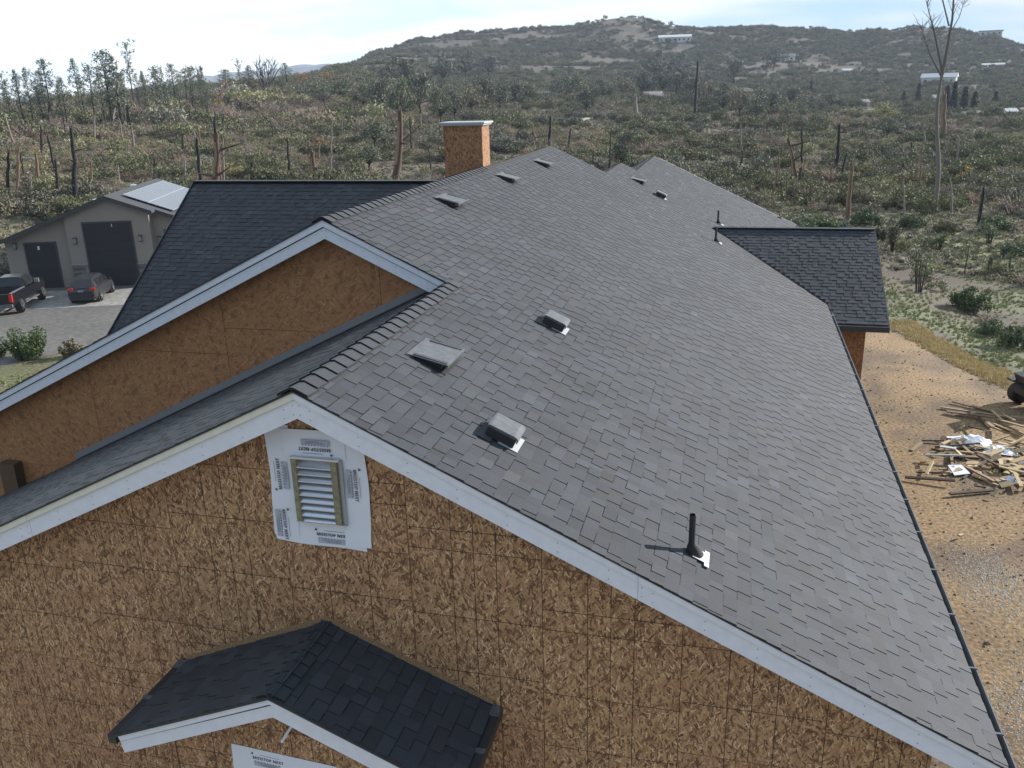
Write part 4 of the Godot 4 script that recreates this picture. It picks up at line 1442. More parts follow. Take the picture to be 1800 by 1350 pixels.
func build_suv() -> void:
	# forward is -z
	var y := -10.46
	var h := Vector3(-sin(deg_to_rad(22.0)), 0, -cos(deg_to_rad(22.0)))
	var r := Vector3(cos(deg_to_rad(22.0)), 0, -sin(deg_to_rad(22.0)))
	var c := Vector3(-37.79, y, -42.65) + h * 1.35 - r * 0.78
	var o := thing("suv", "dark grey sport utility vehicle parked before the tall garage door", "car", c, deg_to_rad(22.0))
	var low := [[2.26, 0.80, 0.42, 0.80, 0.76, 0.84, 0.74], [2.16, 0.88, 0.30, 0.98, 0.84, 1.0, 0.80], [1.4, 0.92, 0.28, 1.02, 0.87, 1.04, 0.82], [0.0, 0.92, 0.28, 1.0, 0.87, 1.02, 0.82], [-1.0, 0.92, 0.28, 0.97, 0.87, 1.0, 0.80], [-1.75, 0.90, 0.28, 0.90, 0.84, 0.95, 0.70], [-2.2, 0.80, 0.34, 0.74, 0.72, 0.78, 0.55]]
	part("body", car_shell(low, 0, 6), M.car_grey, o)
	var cab := [[2.08, 0.84, 0.95, 1.02, 0.80, 1.05, 0.76], [1.55, 0.86, 0.95, 1.04, 0.82, 1.60, 0.62], [0.9, 0.86, 0.95, 1.04, 0.83, 1.68, 0.64], [-0.2, 0.86, 0.95, 1.02, 0.83, 1.66, 0.63], [-1.15, 0.84, 0.94, 0.98, 0.80, 1.03, 0.74]]
	part("cabin", car_shell(cab, 3, 6), M.car_grey, o)
	for sg in [1.0, -1.0]:
		for wz in [[1.40, 0.55, 1.50, 0.55], [0.50, -0.30, 0.50, -0.30], [-0.36, -0.95, -0.36, -0.45]]:
			var a := Vector3(0.832 * sg, 1.07, wz[0]); var b := Vector3(0.832 * sg, 1.07, wz[1])
			var d := Vector3(0.66 * sg, 1.55, wz[3]); var e := Vector3(0.66 * sg, 1.55, wz[2])
			glass_quad(o, [a, b, d, e] if sg > 0 else [b, a, e, d], M.car_glass)
		var tl := MB.new()
		tl.box(Vector3(0.70 * sg, 1.0, 2.155), Vector3(0.34, 0.15, 0.10))
		part("tail_light", tl, M.red_lens, o)
		var mi := MB.new()
		mi.box(Vector3(0.97 * sg, 1.12, -0.75), Vector3(0.2, 0.15, 0.12))
		part("door_mirror", mi, M.car_grey, o)
		for wz in [1.38, -1.32]:
			var ar := MB.new()
			ar.tube([Vector3(0.70 * sg, 0.37, wz), Vector3(0.925 * sg, 0.37, wz)] if sg > 0 else [Vector3(0.925 * sg, 0.37, wz), Vector3(0.70 * sg, 0.37, wz)], [0.44, 0.44], 22)
			part("wheel_arch", ar, M.black_plastic, o)
			add_wheel(o, Vector3(0.83 * sg, 0.36, wz), 0.36, 0.24, sg, M.alloy)
		var rf := MB.new()
		rf.box(Vector3(0.72 * sg, 0.56, 2.22), Vector3(0.16, 0.14, 0.06))
		part("bumper_reflector", rf, M.alloy, o)
	glass_quad(o, [Vector3(0.72, 1.12, 2.02), Vector3(0.58, 1.55, 1.61), Vector3(-0.58, 1.55, 1.61), Vector3(-0.72, 1.12, 2.02)], M.car_glass, "rear_window")
	var pl := MB.new()
	pl.box(Vector3(-0.05, 0.84, 2.225), Vector3(0.34, 0.17, 0.02))
	part("number_plate", pl, M.white, o)
	var bp := MB.new()
	bp.box(Vector3(0, 0.40, 2.24), Vector3(1.5, 0.24, 0.08))
	part("bumper", bp, M.black_plastic, o)

func build_pickup() -> void:
	var y := -10.46
	var h := Vector3(-sin(deg_to_rad(22.0)), 0, -cos(deg_to_rad(22.0)))
	var r := Vector3(cos(deg_to_rad(22.0)), 0, -sin(deg_to_rad(22.0)))
	var c := Vector3(-40.84, y, -39.0) + h * 1.8 - r * 0.86
	var o := thing("pickup_truck", "black lifted pickup truck with red tail light and open bed", "truck", c, deg_to_rad(22.0))
	var low := [[2.95, 0.94, 0.72, 1.42, 0.94, 1.46, 0.92], [2.85, 0.98, 0.66, 1.44, 0.96, 1.47, 0.93], [0.75, 0.98, 0.66, 1.44, 0.96, 1.47, 0.93], [0.7, 0.98, 0.66, 1.42, 0.96, 1.46, 0.93], [-1.2, 0.98, 0.66, 1.36, 0.95, 1.40, 0.90], [-2.6, 0.96, 0.66, 1.26, 0.92, 1.34, 0.82], [-2.85, 0.86, 0.70, 1.05, 0.84, 1.1, 0.74]]
	part("body", car_shell(low, 0, 4), M.car_black, o)
	var hood := MB.new()
	hood.box(Vector3(0, 1.32, -1.95), Vector3(1.7, 0.10, 1.7))
	part("hood", hood, M.car_black, o)
	var bed := MB.new()
	bed.box(Vector3(0, 0.95, 1.85), Vector3(1.66, 0.08, 2.1))
	bed.box(Vector3(0, 1.2, 0.80), Vector3(1.84, 0.5, 0.06))
	part("bed_floor", bed, M.black_plastic, o)
	for sg in [1.0, -1.0]:
		var rl := MB.new()
		rl.box(Vector3(0.90 * sg, 1.47, 1.85), Vector3(0.13, 0.05, 2.2))
		part("bed_rail", rl, M.rail_grey, o)
	var tg := MB.new()
	tg.box(Vector3(0, 1.17, 2.93), Vector3(1.62, 0.56, 0.08))
	part("tailgate", tg, M.car_black, o)
	var cab := [[0.72, 0.94, 1.40, 1.44, 0.92, 1.48, 0.88], [0.45, 0.94, 1.40, 1.44, 0.92, 2.06, 0.70], [-0.6, 0.94, 1.40, 1.42, 0.92, 2.10, 0.71], [-1.6, 0.92, 1.36, 1.38, 0.90, 1.42, 0.80]]
	part("cab", car_shell(cab, 3, 6), M.car_black, o)
	glass_quad(o, [Vector3(0.78, 1.52, 0.70), Vector3(0.66, 1.98, 0.51), Vector3(-0.66, 1.98, 0.51), Vector3(-0.78, 1.52, 0.70)], M.car_glass, "rear_window")
	for sg in [1.0, -1.0]:
		for wz in [[0.40, -0.38, 0.36, -0.38], [-0.46, -1.25, -0.46, -0.85]]:
			var a := Vector3(0.915 * sg, 1.50, wz[0]); var b := Vector3(0.915 * sg, 1.50, wz[1])
			var d := Vector3(0.74 * sg, 1.98, wz[3]); var e := Vector3(0.74 * sg, 1.98, wz[2])
			glass_quad(o, [a, b, d, e] if sg > 0 else [b, a, e, d], M.car_glass)
		var tl := MB.new()
		tl.box(Vector3(0.88 * sg, 1.17, 2.92), Vector3(0.19, 0.48, 0.14))
		part("tail_light", tl, M.red_lens, o)
		var mi := MB.new()
		mi.box(Vector3(1.10 * sg, 1.55, -1.0), Vector3(0.26, 0.26, 0.14))
		part("door_mirror", mi, M.alloy, o)
		for wz in [1.85, -1.82]:
			add_wheel(o, Vector3(0.90 * sg, 0.45, wz), 0.45, 0.32, sg, M.rail_grey)
		var sb := MB.new()
		sb.bar(Vector3(1.0 * sg, 0.55, 1.2), Vector3(1.0 * sg, 0.55, -1.1), 0.12, 0.08)
		part("side_step", sb, M.rail_grey, o)
	var bp := MB.new()
	bp.box(Vector3(0, 0.70, 3.02), Vector3(1.9, 0.2, 0.16))
	part("bumper", bp, M.rail_grey, o)
	var pl := MB.new()
	pl.box(Vector3(0.0, 0.72, 3.11), Vector3(0.32, 0.16, 0.02))
	part("number_plate", pl, M.white, o)

func build_utv() -> void:
	var o := thing("utility_vehicle", "dark off-road utility vehicle with knobby tyres at the dirt lot edge", "utility vehicle", Vector3(13.55, -7.5, -22.6), deg_to_rad(-75.0))
	var fr := MB.new()
	fr.box(Vector3(0, 0.55, 0), Vector3(0.8, 0.22, 2.3))
	part("chassis", fr, M.black_plastic, o)
	var bd := MB.new()
	bd.prism(PackedVector2Array([Vector2(-1.25, 0.6), Vector2(0.2, 0.6), Vector2(0.3, 0.85), Vector2(1.1, 0.8), Vector2(1.2, 1.05), Vector2(0.5, 1.12), Vector2(-0.9, 1.0), Vector2(-1.3, 0.9)]), -0.45, 0.45, Transform3D(Basis(Vector3(0, 0, 1), Vector3.UP, Vector3(-1, 0, 0)), Vector3.ZERO))
	part("body", bd, M.black_plastic, o)
	var seat := MB.new()
	seat.box(Vector3(0, 1.15, 0.1), Vector3(0.6, 0.16, 0.6))
	seat.box(Vector3(0, 1.4, 0.42), Vector3(0.6, 0.5, 0.12))
	part("seat", seat, M.black_rubber, o)
	for sg in [1.0, -1.0]:
		for wz in [0.85, -0.85]:
			add_wheel(o, Vector3(0.55 * sg, 0.34, wz), 0.34, 0.3, sg, M.rail_grey)
			var fe := MB.new()
			fe.box(Vector3(0.55 * sg, 0.78, wz), Vector3(0.34, 0.05, 0.75))
			part("fender", fe, M.black_plastic, o)
	var rack := MB.new()
	for k in 5:
		rack.bar(Vector3(-0.45, 1.06, -0.7 - k * 0.14), Vector3(0.45, 1.06, -0.7 - k * 0.14), 0.025, 0.025)
	part("cargo_rack", rack, M.rail_grey, o)

# ---------------------------------------------------------------- scrap wood
func build_scrap() -> void:
	var rng := RandomNumberGenerator.new()
	rng.seed = 12
	var tones := {"l": Color(0.66, 0.50, 0.28), "t": Color(0.52, 0.38, 0.22), "b": Color(0.30, 0.195, 0.12), "d": Color(0.11, 0.068, 0.045), "D": Color(0.07, 0.042, 0.03), "w": Color(0.78, 0.78, 0.76)}
	var lab := {"l": "pale yellow lumber offcut in the scrap wood heap on the dirt lot", "t": "tan weathered board in the scrap wood heap on the dirt lot", "b": "brown weathered plank in the scrap wood heap on the dirt lot", "d": "thin dark strip of wood in the scrap wood heap", "D": "long dark brown plank lying apart below the scrap wood heap", "w": "white painted trim board lying in the scrap wood heap"}
	var i := 0
	for b in BOARDS:
		var mb := MB.new()
		var f := rng.randf_range(0.8, 1.2)
		var c: Color = tones[b[0]]
		mb.col = Color(c.r * f, c.g * f, c.b * f)
		var y := -7.44 + rng.randf_range(0.0, 0.05) + (0.10 * rng.randf() if i > 16 and i < 46 else 0.02)
		var a := Vector3(b[1], y, b[2])
		var e := Vector3(b[3], y + rng.randf_range(-0.03, 0.12), b[4])
		mb.bar(a, e, b[5], 0.038 if b[5] < 0.15 else 0.018, Vector3(rng.randf_range(-0.3, 0.3), 1, rng.randf_range(-0.2, 0.2)))
		solo("scrap_board", mb, M.wood, lab[b[0]], "board", "scrap boards, " + {"l": "pale", "t": "tan", "b": "brown", "d": "dark strips", "D": "dark planks", "w": "white"}[b[0]])
		i += 1
	# more small offcuts under the heap
	for k in 70:
		var mb := MB.new()
		var t: String = ["l", "l", "t", "b", "t", "d"][rng.randi() % 6]
		var c: Color = tones[t]
		var f := rng.randf_range(0.75, 1.2)
		mb.col = Color(c.r * f, c.g * f, c.b * f)
		var p := Vector3(rng.randfn(10.7, 0.75), -7.47 + rng.randf() * 0.08, rng.randfn(-17.6, 0.75))
		var a := rng.randf() * TAU
		var l := rng.randf_range(0.15, 0.7)
		mb.bar(p, p + Vector3(cos(a) * l, rng.randf_range(-0.05, 0.1), sin(a) * l), rng.randf_range(0.05, 0.14), 0.03)
		solo("scrap_board", mb, M.wood, lab[t], "board", "scrap boards, " + {"l": "pale", "t": "tan", "b": "brown", "d": "dark strips"}[t])
	# crumpled white plastic
	for s in [[Vector3(10.35, -7.42, -18.95), 0.55, 0.32, "big crumpled sheet of white plastic on top of the scrap heap"], [Vector3(10.95, -7.42, -18.55), 0.42, 0.22, "smaller crumpled white wrapping beside the big plastic sheet"], [Vector3(10.65, -7.42, -16.45), 0.2, 0.2, "pale blue plastic bag at the lower side of the scrap heap"]]:
		var mb := MB.new()
		var n := 11
		var g := []
		var fn := FastNoiseLite.new()
		fn.seed = int(s[1] * 100); fn.frequency = 1.6
		for p in n:
			var row := []
			for q in n:
				var u := Vector2(p, q) / (n - 1) * 2.0 - Vector2.ONE
				var rr := clampf(1.0 - u.length() * 0.8, 0, 1)
				var w: Vector3 = s[0] + Vector3(u.x * s[1] + fn.get_noise_2d(p * 0.9, q * 0.9 + 30) * 0.15, rr * s[2] * (0.7 + 0.8 * fn.get_noise_2d(p * 0.7, q * 0.7)) - 0.04, u.y * s[1] * 0.8 + fn.get_noise_2d(p * 0.9 + 50, q * 0.9) * 0.15)
				row.append(w)
			g.append(row)
		for p in n - 1:
			for q in n - 1:
				mb.quad(g[p][q], g[p][q + 1], g[p + 1][q + 1], g[p + 1][q])
		solo("plastic_sheet" if s[1] > 0.3 else "plastic_bag", mb, M.plastic_white if s[1] > 0.3 else M.plastic_blue, s[3], "plastic")
	var pn := MB.new()
	pn.prism(PackedVector2Array([Vector2(-0.22, -0.28), Vector2(0.22, -0.20), Vector2(0.16, 0.22), Vector2(-0.2, 0.2)]), -0.01, 0.01, Transform3D(Basis.from_euler(Vector3(-PI / 2 + 0.15, 0.2, 0)), Vector3(9.55, -7.38, -16.8)))
	solo("white_panel", pn, M.white, "small square white panel lying flat at the edge of the scrap heap", "panel")

func scatter(called: String, label: String, category: String, meshes: Array, m: Material, places: Array) -> void:
	# places: [which mesh, Transform3D, Color]
	for k in meshes.size():
		var of := places.filter(func(p): return p[0] == k)
		if of.is_empty():
			continue
		var mm := MultiMesh.new()
		mm.transform_format = MultiMesh.TRANSFORM_3D
		mm.use_colors = true
		mm.mesh = meshes[k]
		mm.instance_count = of.size()
		for i in of.size():
			mm.set_instance_transform(i, of[i][1]); mm.set_instance_color(i, of[i][2])
		var o := MultiMeshInstance3D.new()
		o.name = numbered(called)
		o.multimesh = mm
		o.material_override = m
		add_child(o)
		o.set_meta("kind", "stuff")
		tag(o, label, category)

# ---------------------------------------------------------------- plants
func leaf(mb: MB, at: Vector3, size: float, rng: RandomNumberGenerator, out: Vector3) -> void:
	var n := (out * 0.7 + Vector3(rng.randfn(), rng.randfn(), rng.randfn()) * 0.8).normalized()
	var a := n.cross(Vector3(rng.randfn(), rng.randfn(), rng.randfn())).normalized()
	var b := n.cross(a)
	var l := size * rng.randf_range(0.7, 1.3)
	var w := l * rng.randf_range(0.35, 0.7)
	mb.tri(at - a * l * 0.5 - b * w * 0.5, at - a * l * 0.35 + b * w * 0.5, at + a * l * 0.6)
	mb.tri(at - a * l * 0.35 + b * w * 0.5, at + a * l * 0.15 + b * w * 0.6, at + a * l * 0.6)

func clump(mb: MB, c: Vector3, r: Vector3, n: int, size: float, rng: RandomNumberGenerator, col: Color, vary: float) -> void:
	for i in n:
		var d := Vector3(rng.randfn(), rng.randfn(), rng.randfn()).normalized()
		var p := c + d * r * pow(rng.randf(), 0.4)
		var f := exp(rng.randfn(0, vary))
		mb.col = Color(col.r * f, col.g * f, col.b * f * rng.randf_range(0.9, 1.1))
		leaf(mb, p, size, rng, d)

func shrub_mesh(seed_: int, clumps: int, per: int, size: float, flat: float, col: Color, twigs: int) -> ArrayMesh:
	var rng := RandomNumberGenerator.new()
	rng.seed = seed_
	var mb := MB.new()
	for k in clumps:
		var a := rng.randf() * TAU
		var e := rng.randf_range(0.0, 1.0)
		var rr := sqrt(rng.randf()) * 0.72
		var c := Vector3(cos(a) * rr, (0.25 + e * 0.55 * (1.0 - rr * 0.5)) * flat, sin(a) * rr)
		var f := exp(rng.randfn(0, 0.18))
		clump(mb, c, Vector3(0.32, 0.26 * flat, 0.32), per, size, rng, Color(col.r * f, col.g * f, col.b * f), 0.2)
	mb.col = Color(col.r * 0.9 + 0.03, col.g * 0.7 + 0.02, col.b * 0.7 + 0.02)
	for k in twigs:
		var a := rng.randf() * TAU
		var r := rng.randf_range(0.3, 1.0)
		var t := Vector3(cos(a) * r * 0.9, rng.randf_range(0.5, 1.1) * flat, sin(a) * r * 0.9)
		var q := t * 0.5 + Vector3(rng.randfn(), rng.randfn(), rng.randfn()) * 0.06
		mb.tube([Vector3(t.x * 0.1, -0.1, t.z * 0.1), q, t], [0.018, 0.012, 0.004], 3, false)
		for j in 2:
			var s := q.lerp(t, rng.randf()) 
			mb.tube([s, s + Vector3(rng.randfn() * 0.15, rng.randf() * 0.2, rng.randfn() * 0.15)], [0.008, 0.003], 3, false)
	return mb.mesh()

func pine(kind: String, seed_: int) -> Array:
	# [trunk, crown] about 13 m tall, 5 m wide
	var rng := RandomNumberGenerator.new()
	rng.seed = seed_
	var tr := MB.new()
	tr.col = Color(0.045, 0.036, 0.03)
	var pts := []
	var rad := []
	var bend := Vector2(rng.randf_range(-0.5, 0.5), rng.randf_range(-0.5, 0.5))
	for i in 9:
		var t := i / 8.0
		pts.append(Vector3(bend.x * t * t + sin(t * 5) * 0.08, 12.6 * t, bend.y * t * t)); rad.append(0.24 * (1.0 - t * 0.9))
	tr.tube(pts, rad, 7)
	var cr := MB.new()
	var start := {"a": 0.30, "b": 0.26, "c": 0.40}[kind] as float
	var n := {"a": 46, "b": 42, "c": 34}[kind] as int
	for k in n:
		var t := start + (1.0 - start) * (k + rng.randf()) / n
		var base: Vector3 = pts[mini(int(t * 8), 7)].lerp(pts[mini(int(t * 8) + 1, 8)], fmod(t * 8, 1.0))
		var u := (t - start) / (1.0 - start)
		var reach := 0.0
		if kind == "a":
			reach = 2.0 * sqrt(clampf(1.0 - absf(u - 0.5) / 0.58, 0, 1)) * rng.randf_range(0.25, 1.1)
		elif kind == "b":
			reach = 2.3 * pow(1.0 - u * 0.85, 0.8) * clampf(u * 5 + 0.35, 0, 1) * rng.randf_range(0.45, 1.1)
		else:
			reach = 1.9 * (0.5 + 0.5 * sin(u * 9.0)) * rng.randf_range(0.5, 1.1) + 0.4
		var a := k * 2.4 + rng.randf_range(-0.5, 0.5)
		var tip := base + Vector3(cos(a) * reach, reach * rng.randf_range(0.2, 0.8), sin(a) * reach)
		tr.tube([base, base.lerp(tip, 0.5) + Vector3(0, -0.05, 0), tip], [0.05, 0.035, 0.015], 3, false)
		var f := exp(rng.randfn(0, 0.15))
		var g := Color(0.115 * f, 0.13 * f, 0.09 * f)
		clump(cr, tip, Vector3(0.55, 0.5, 0.55), 26, 0.28, rng, g, 0.24)
		if reach > 1.0:
			clump(cr, base.lerp(tip, 0.5), Vector3(0.4, 0.35, 0.4), 10, 0.28, rng, g, 0.2)
	clump(cr, pts[8], Vector3(0.4, 0.5, 0.4), 30, 0.3, rng, Color(0.115, 0.13, 0.09), 0.2)
	return [tr.mesh(), cr.mesh()]

func broadleaf(seed_: int, col: Color, dense: int, bare: int) -> Array:
	# about 8 m tall, 8 m wide
	var rng := RandomNumberGenerator.new()
	rng.seed = seed_
	var tr := MB.new()
	tr.col = Color(0.065, 0.052, 0.042)
	var cr := MB.new()
	tr.tube([Vector3(0, -0.4, 0), Vector3(0.1, 1.2, 0), Vector3(0.05, 2.6, 0.1)], [0.30, 0.22, 0.17], 7, false)
	for k in dense:
		var a := k * 2.4 + rng.randf_range(-0.6, 0.6)
		var e := rng.randf_range(-0.35, 1.35)
		var r := rng.randf_range(1.6, 3.5)
		var tip := Vector3(cos(a) * cos(e) * r, 3.6 + sin(e) * 3.4 * r / 3.3, sin(a) * cos(e) * r)
		tr.tube([Vector3(0.05, rng.randf_range(1.6, 2.6), 0.1), tip * Vector3(0.45, 0.62, 0.45) + Vector3(0, 0.6, 0), tip], [0.1, 0.06, 0.02], 4, false)
		for j in bare:
			var s := tip * rng.randf_range(0.55, 1.0)
			tr.tube([s, s + Vector3(rng.randfn() * 0.6, rng.randf() * 0.9, rng.randfn() * 0.6)], [0.03, 0.008], 3, false)
		var f := exp(rng.randfn(0, 0.2))
		clump(cr, tip, Vector3(1.05, 0.95, 1.05), 42, 0.38, rng, Color(col.r * f, col.g * f, col.b * f), 0.22)
	return [tr.mesh(), cr.mesh()]

func bare_branches(mb: MB, from: Vector3, dir: Vector3, len_: float, r: float, depth: int, rng: RandomNumberGenerator) -> void:
	var p1 := from + dir * len_ * 0.5 + Vector3(rng.randfn(), 0, rng.randfn()) * len_ * 0.04
	var p2 := from + dir * len_
	mb.tube([from, p1, p2], [r, r * 0.85, r * 0.62], 5 if depth > 1 else 4, false)
	if depth == 0:
		return
	for k in 2 if depth > 2 else 3:
		var d := (dir + Vector3(rng.randfn(), rng.randf_range(-0.1, 0.5), rng.randfn()) * 0.42).normalized()
		bare_branches(mb, p2 if k < 2 else p1, d, len_ * rng.randf_range(0.55, 0.8), r * 0.6, depth - 1, rng)

func plant_tree(called: String, label: String, category: String, group: String, meshes: Array, at: Vector3, scale_: Vector3, turn: float, m_leaf: Material) -> Node3D:
	var o := thing(called, label, category, at, turn, group)
	var t := part_mesh("trunk", meshes[0], M.bark, o)
	t.scale = scale_
	var c := part_mesh("crown", meshes[1], m_leaf, o)
	c.scale = scale_
	return o

func build_trees() -> void:
	var rng := RandomNumberGenerator.new()
	rng.seed = 99
	var pines := {"a": [pine("a", 1), pine("a", 2)], "b": [pine("b", 3), pine("b", 4)], "c": [pine("c", 5)]}
	var plab := {"a": "broad open-crowned grey pine", "b": "pointed grey-green pine", "c": "slim pine with thin tufted crown"}
	for p in PINES:
		var v: Array = pines[p[0]]
		plant_tree("pine_tree", ("short " if p[3] < 9.0 else "tall " if p[3] > 14.0 else "") + plab[p[0]] + " " + beside(p[1], p[2]), "tree", "pines on the left ridge, " + {"a": "broad", "b": "pointed", "c": "slim"}[p[0]], v[rng.randi() % v.size()], ground_at(p[1], p[2]) - Vector3(0, 0.2, 0), Vector3(p[4] / 5.4, p[3] / 12.9, p[4] / 5.4), rng.randf() * TAU, M.leaf)
	var oaks := {}
	for k in [["g", Color(0.105, 0.12, 0.075), 36, 1], ["d", Color(0.10, 0.105, 0.08), 32, 3], ["o", Color(0.15, 0.125, 0.08), 28, 4], ["n", Color(0.06, 0.075, 0.05), 40, 0]]:
		oaks[k[0]] = [broadleaf(11 + k[2], k[1], k[2], k[3]), broadleaf(31 + k[2], k[1], k[2], k[3])]
	var olab := {"g": "rounded grey-green oak", "d": "thin-leaved dull oak", "o": "half-bare brownish oak", "n": "compact dark evergreen oak alone in open scrub"}
	for p in OAKS:
		plant_tree("oak_tree", ("small " if p[4] < 8.0 else "wide " if p[4] > 14.0 else "") + olab[p[0]] + " " + beside(p[1], p[2]), "tree", "oaks below the far hill, " + {"g": "green", "d": "dull", "o": "brownish", "n": "dark"}[p[0]], oaks[p[0]][rng.randi() % 2], ground_at(p[1], p[2]) - Vector3(0, 0.1, 0), Vector3(p[4] / 7.4, p[3] / 7.9, p[4] / 7.4), rng.randf() * TAU, M.leaf)
	var aut := {"o": broadleaf(61, Color(0.26, 0.15, 0.065), 22, 2), "y": broadleaf(62, Color(0.24, 0.21, 0.065), 24, 1), "a": broadleaf(63, Color(0.36, 0.22, 0.06), 22, 2)}
	var alab := {"o": "low rusty orange autumn shrub", "y": "yellow-green autumn tree", "a": "amber yellow autumn shrub"}
	for p in AUTUMN:
		plant_tree("autumn_tree", alab[p[0]] + " " + beside(p[1], p[2]), "tree", "autumn coloured trees, " + {"o": "orange", "y": "yellow", "a": "amber"}[p[0]], aut[p[0]], ground_at(p[1], p[2]) - Vector3(0, p[3] * 0.15, 0), Vector3(p[4] / 7.4, p[3] / 6.9, p[4] / 7.4), rng.randf() * TAU, M.leaf)
	# columnar conifers by the far houses
	var cy := MB.new()
	for k in 60:
		var t := k / 60.0
		var r := 0.95 * (1.0 - t) * rng.randf_range(0.55, 1.0)
		var a := k * 2.4
		clump(cy, Vector3(cos(a) * r, 0.4 + t * 7.4, sin(a) * r), Vector3(0.4, 0.5, 0.4), 22, 0.4, rng, Color(0.035, 0.045, 0.035), 0.2)
	var ct := MB.new()
	ct.col = Color(0.05, 0.04, 0.03)
	ct.tube([Vector3(0, -0.2, 0), Vector3(0, 7, 0)], [0.18, 0.04], 6)
	var cym := [ct.mesh(), cy.mesh()]
	for p in CYPRESS:
		plant_tree("conifer", "dark columnar conifer beside the far white houses", "tree", "dark conifers beside the far houses", cym, ground_at(p[1], p[2]), Vector3(p[4] / 2.3, p[3] / 8.0, p[4] / 2.3), rng.randf() * TAU, M.leaf)
	# saplings in the right field: several thin stems
	var sl := {"m": "slender multi-stemmed sapling with airy green leaves in the right field", "s": "single-stemmed young tree with thin crown in the right field", "k": "small dark many-stemmed bush beyond the wing roof in the right field"}
	for p in SAPLINGS:
		var tr := MB.new()
		tr.col = Color(0.06, 0.048, 0.038)
		var cr := MB.new()
		var h: float = p[3]
		var w: float = p[4]
		var n := 5 if p[0] == "m" else (9 if p[0] == "k" else 1)
		for k in n:
			var a := rng.randf() * TAU
			var f := Vector3(cos(a), 0, sin(a)) * w * (0.12 if p[0] == "m" else 0.05)
			var tip := f * 2.6 + Vector3(0, h * rng.randf_range(0.75, 1.0), 0)
			tr.tube([f, f.lerp(tip, 0.5) + Vector3(rng.randfn() * 0.05, 0, rng.randfn() * 0.05), tip], [0.045, 0.03, 0.01], 5, false)
			for j in 12 if n > 1 else 26:
				var t := rng.randf_range(0.42 if p[0] != "k" else 0.25, 1.0)
				var s := f.lerp(tip, t)
				var aa := rng.randf() * TAU
				var e := s + Vector3(cos(aa), rng.randf_range(0.1, 0.7), sin(aa)) * w * rng.randf_range(0.12, 0.4) * (1.15 - t * 0.6)
				tr.tube([s, e], [0.012, 0.004], 3, false)
				clump(cr, e, Vector3.ONE * w * 0.10, 9, 0.11, rng, Color(0.115, 0.14, 0.07) if p[0] != "k" else Color(0.09, 0.08, 0.05), 0.25)
		var o := thing("sapling", sl[p[0]], "tree", ground_at(p[1], p[2]), 0.0, "saplings in the right field, " + {"m": "multi-stemmed", "s": "single-stemmed", "k": "dark"}[p[0]])
		part("trunk", tr, M.bark, o)
		part("crown", cr, M.leaf, o)
	# thickets that stand out as single bushes
	for p in THICKETS:
		var col: Color = {"b": Color(0.06, 0.085, 0.03), "g": Color(0.085, 0.11, 0.055), "o": Color(0.12, 0.105, 0.055)}[p[0]]
		var mb := MB.new()
		var w: float = p[4]
		var h: float = p[3]
		for k in 70:
			var a := rng.randf() * TAU
			var rr := sqrt(rng.randf()) * 0.42
			var e := rng.randf()
			var f := exp(rng.randfn(0, 0.2))
			clump(mb, Vector3(cos(a) * rr * w, h * (0.12 + 0.72 * e * (1.0 - rr)), sin(a) * rr * w), Vector3(0.11 * w, 0.14 * h, 0.11 * w), 40, minf(w, 2.4) * 0.055, rng, Color(col.r * f, col.g * f, col.b * f), 0.25)
		var lab: String = {"b": "dense dark green rounded bush standing alone on open ground", "g": "leafy grey-green thicket at the edge of the right field", "o": "olive brown thicket at the edge of the right field"}[p[0]]
		var o := thing("bush", lab, "bush", ground_at(p[1], p[2]) - Vector3(0, 0.05, 0), 0.0, "bushes, " + {"b": "dark rounded", "g": "grey-green", "o": "olive"}[p[0]])
		part("foliage", mb, M.leaf, o)
	# two shrubs by the driveway
	for s in [[-32.4, -30.3, 1.75, 2.5, Color(0.06, 0.09, 0.028), "big upright green shrub beside the driveway", 90], [-30.2, -30.9, 1.0, 1.4, Color(0.13, 0.11, 0.065), "small half-dry brown shrub beside the big green one", 26], [-34.3, -30.2, 0.8, 1.0, Color(0.06, 0.085, 0.03), "low dark green tuft at the driveway's edge", 20]]:
		var mb := MB.new()
		var tw := MB.new()
		tw.col = Color(0.09, 0.07, 0.05)
		for k in s[6]:
			var a := rng.randf() * TAU
			var rr := sqrt(rng.randf()) * 0.46
			var root := Vector3(cos(a) * rr * 0.5 * s[3], 0, sin(a) * rr * 0.5 * s[3])
			var tip := Vector3(cos(a) * rr * s[3], s[2] * rng.randf_range(0.55, 1.1) * (1.0 - rr * 0.6), sin(a) * rr * s[3])
			tw.tube([root, tip], [0.012, 0.004], 3, false)
			for j in 7:
				clump(mb, root.lerp(tip, 0.2 + 0.8 * j / 6.0), Vector3(0.09, 0.12, 0.09), 9, 0.10, rng, s[4], 0.3)
		var o := thing("shrub", s[5], "shrub", ground_at(s[0], s[1]))
		part("twigs", tw, M.bark, o)
		part("foliage", mb, M.leaf, o)

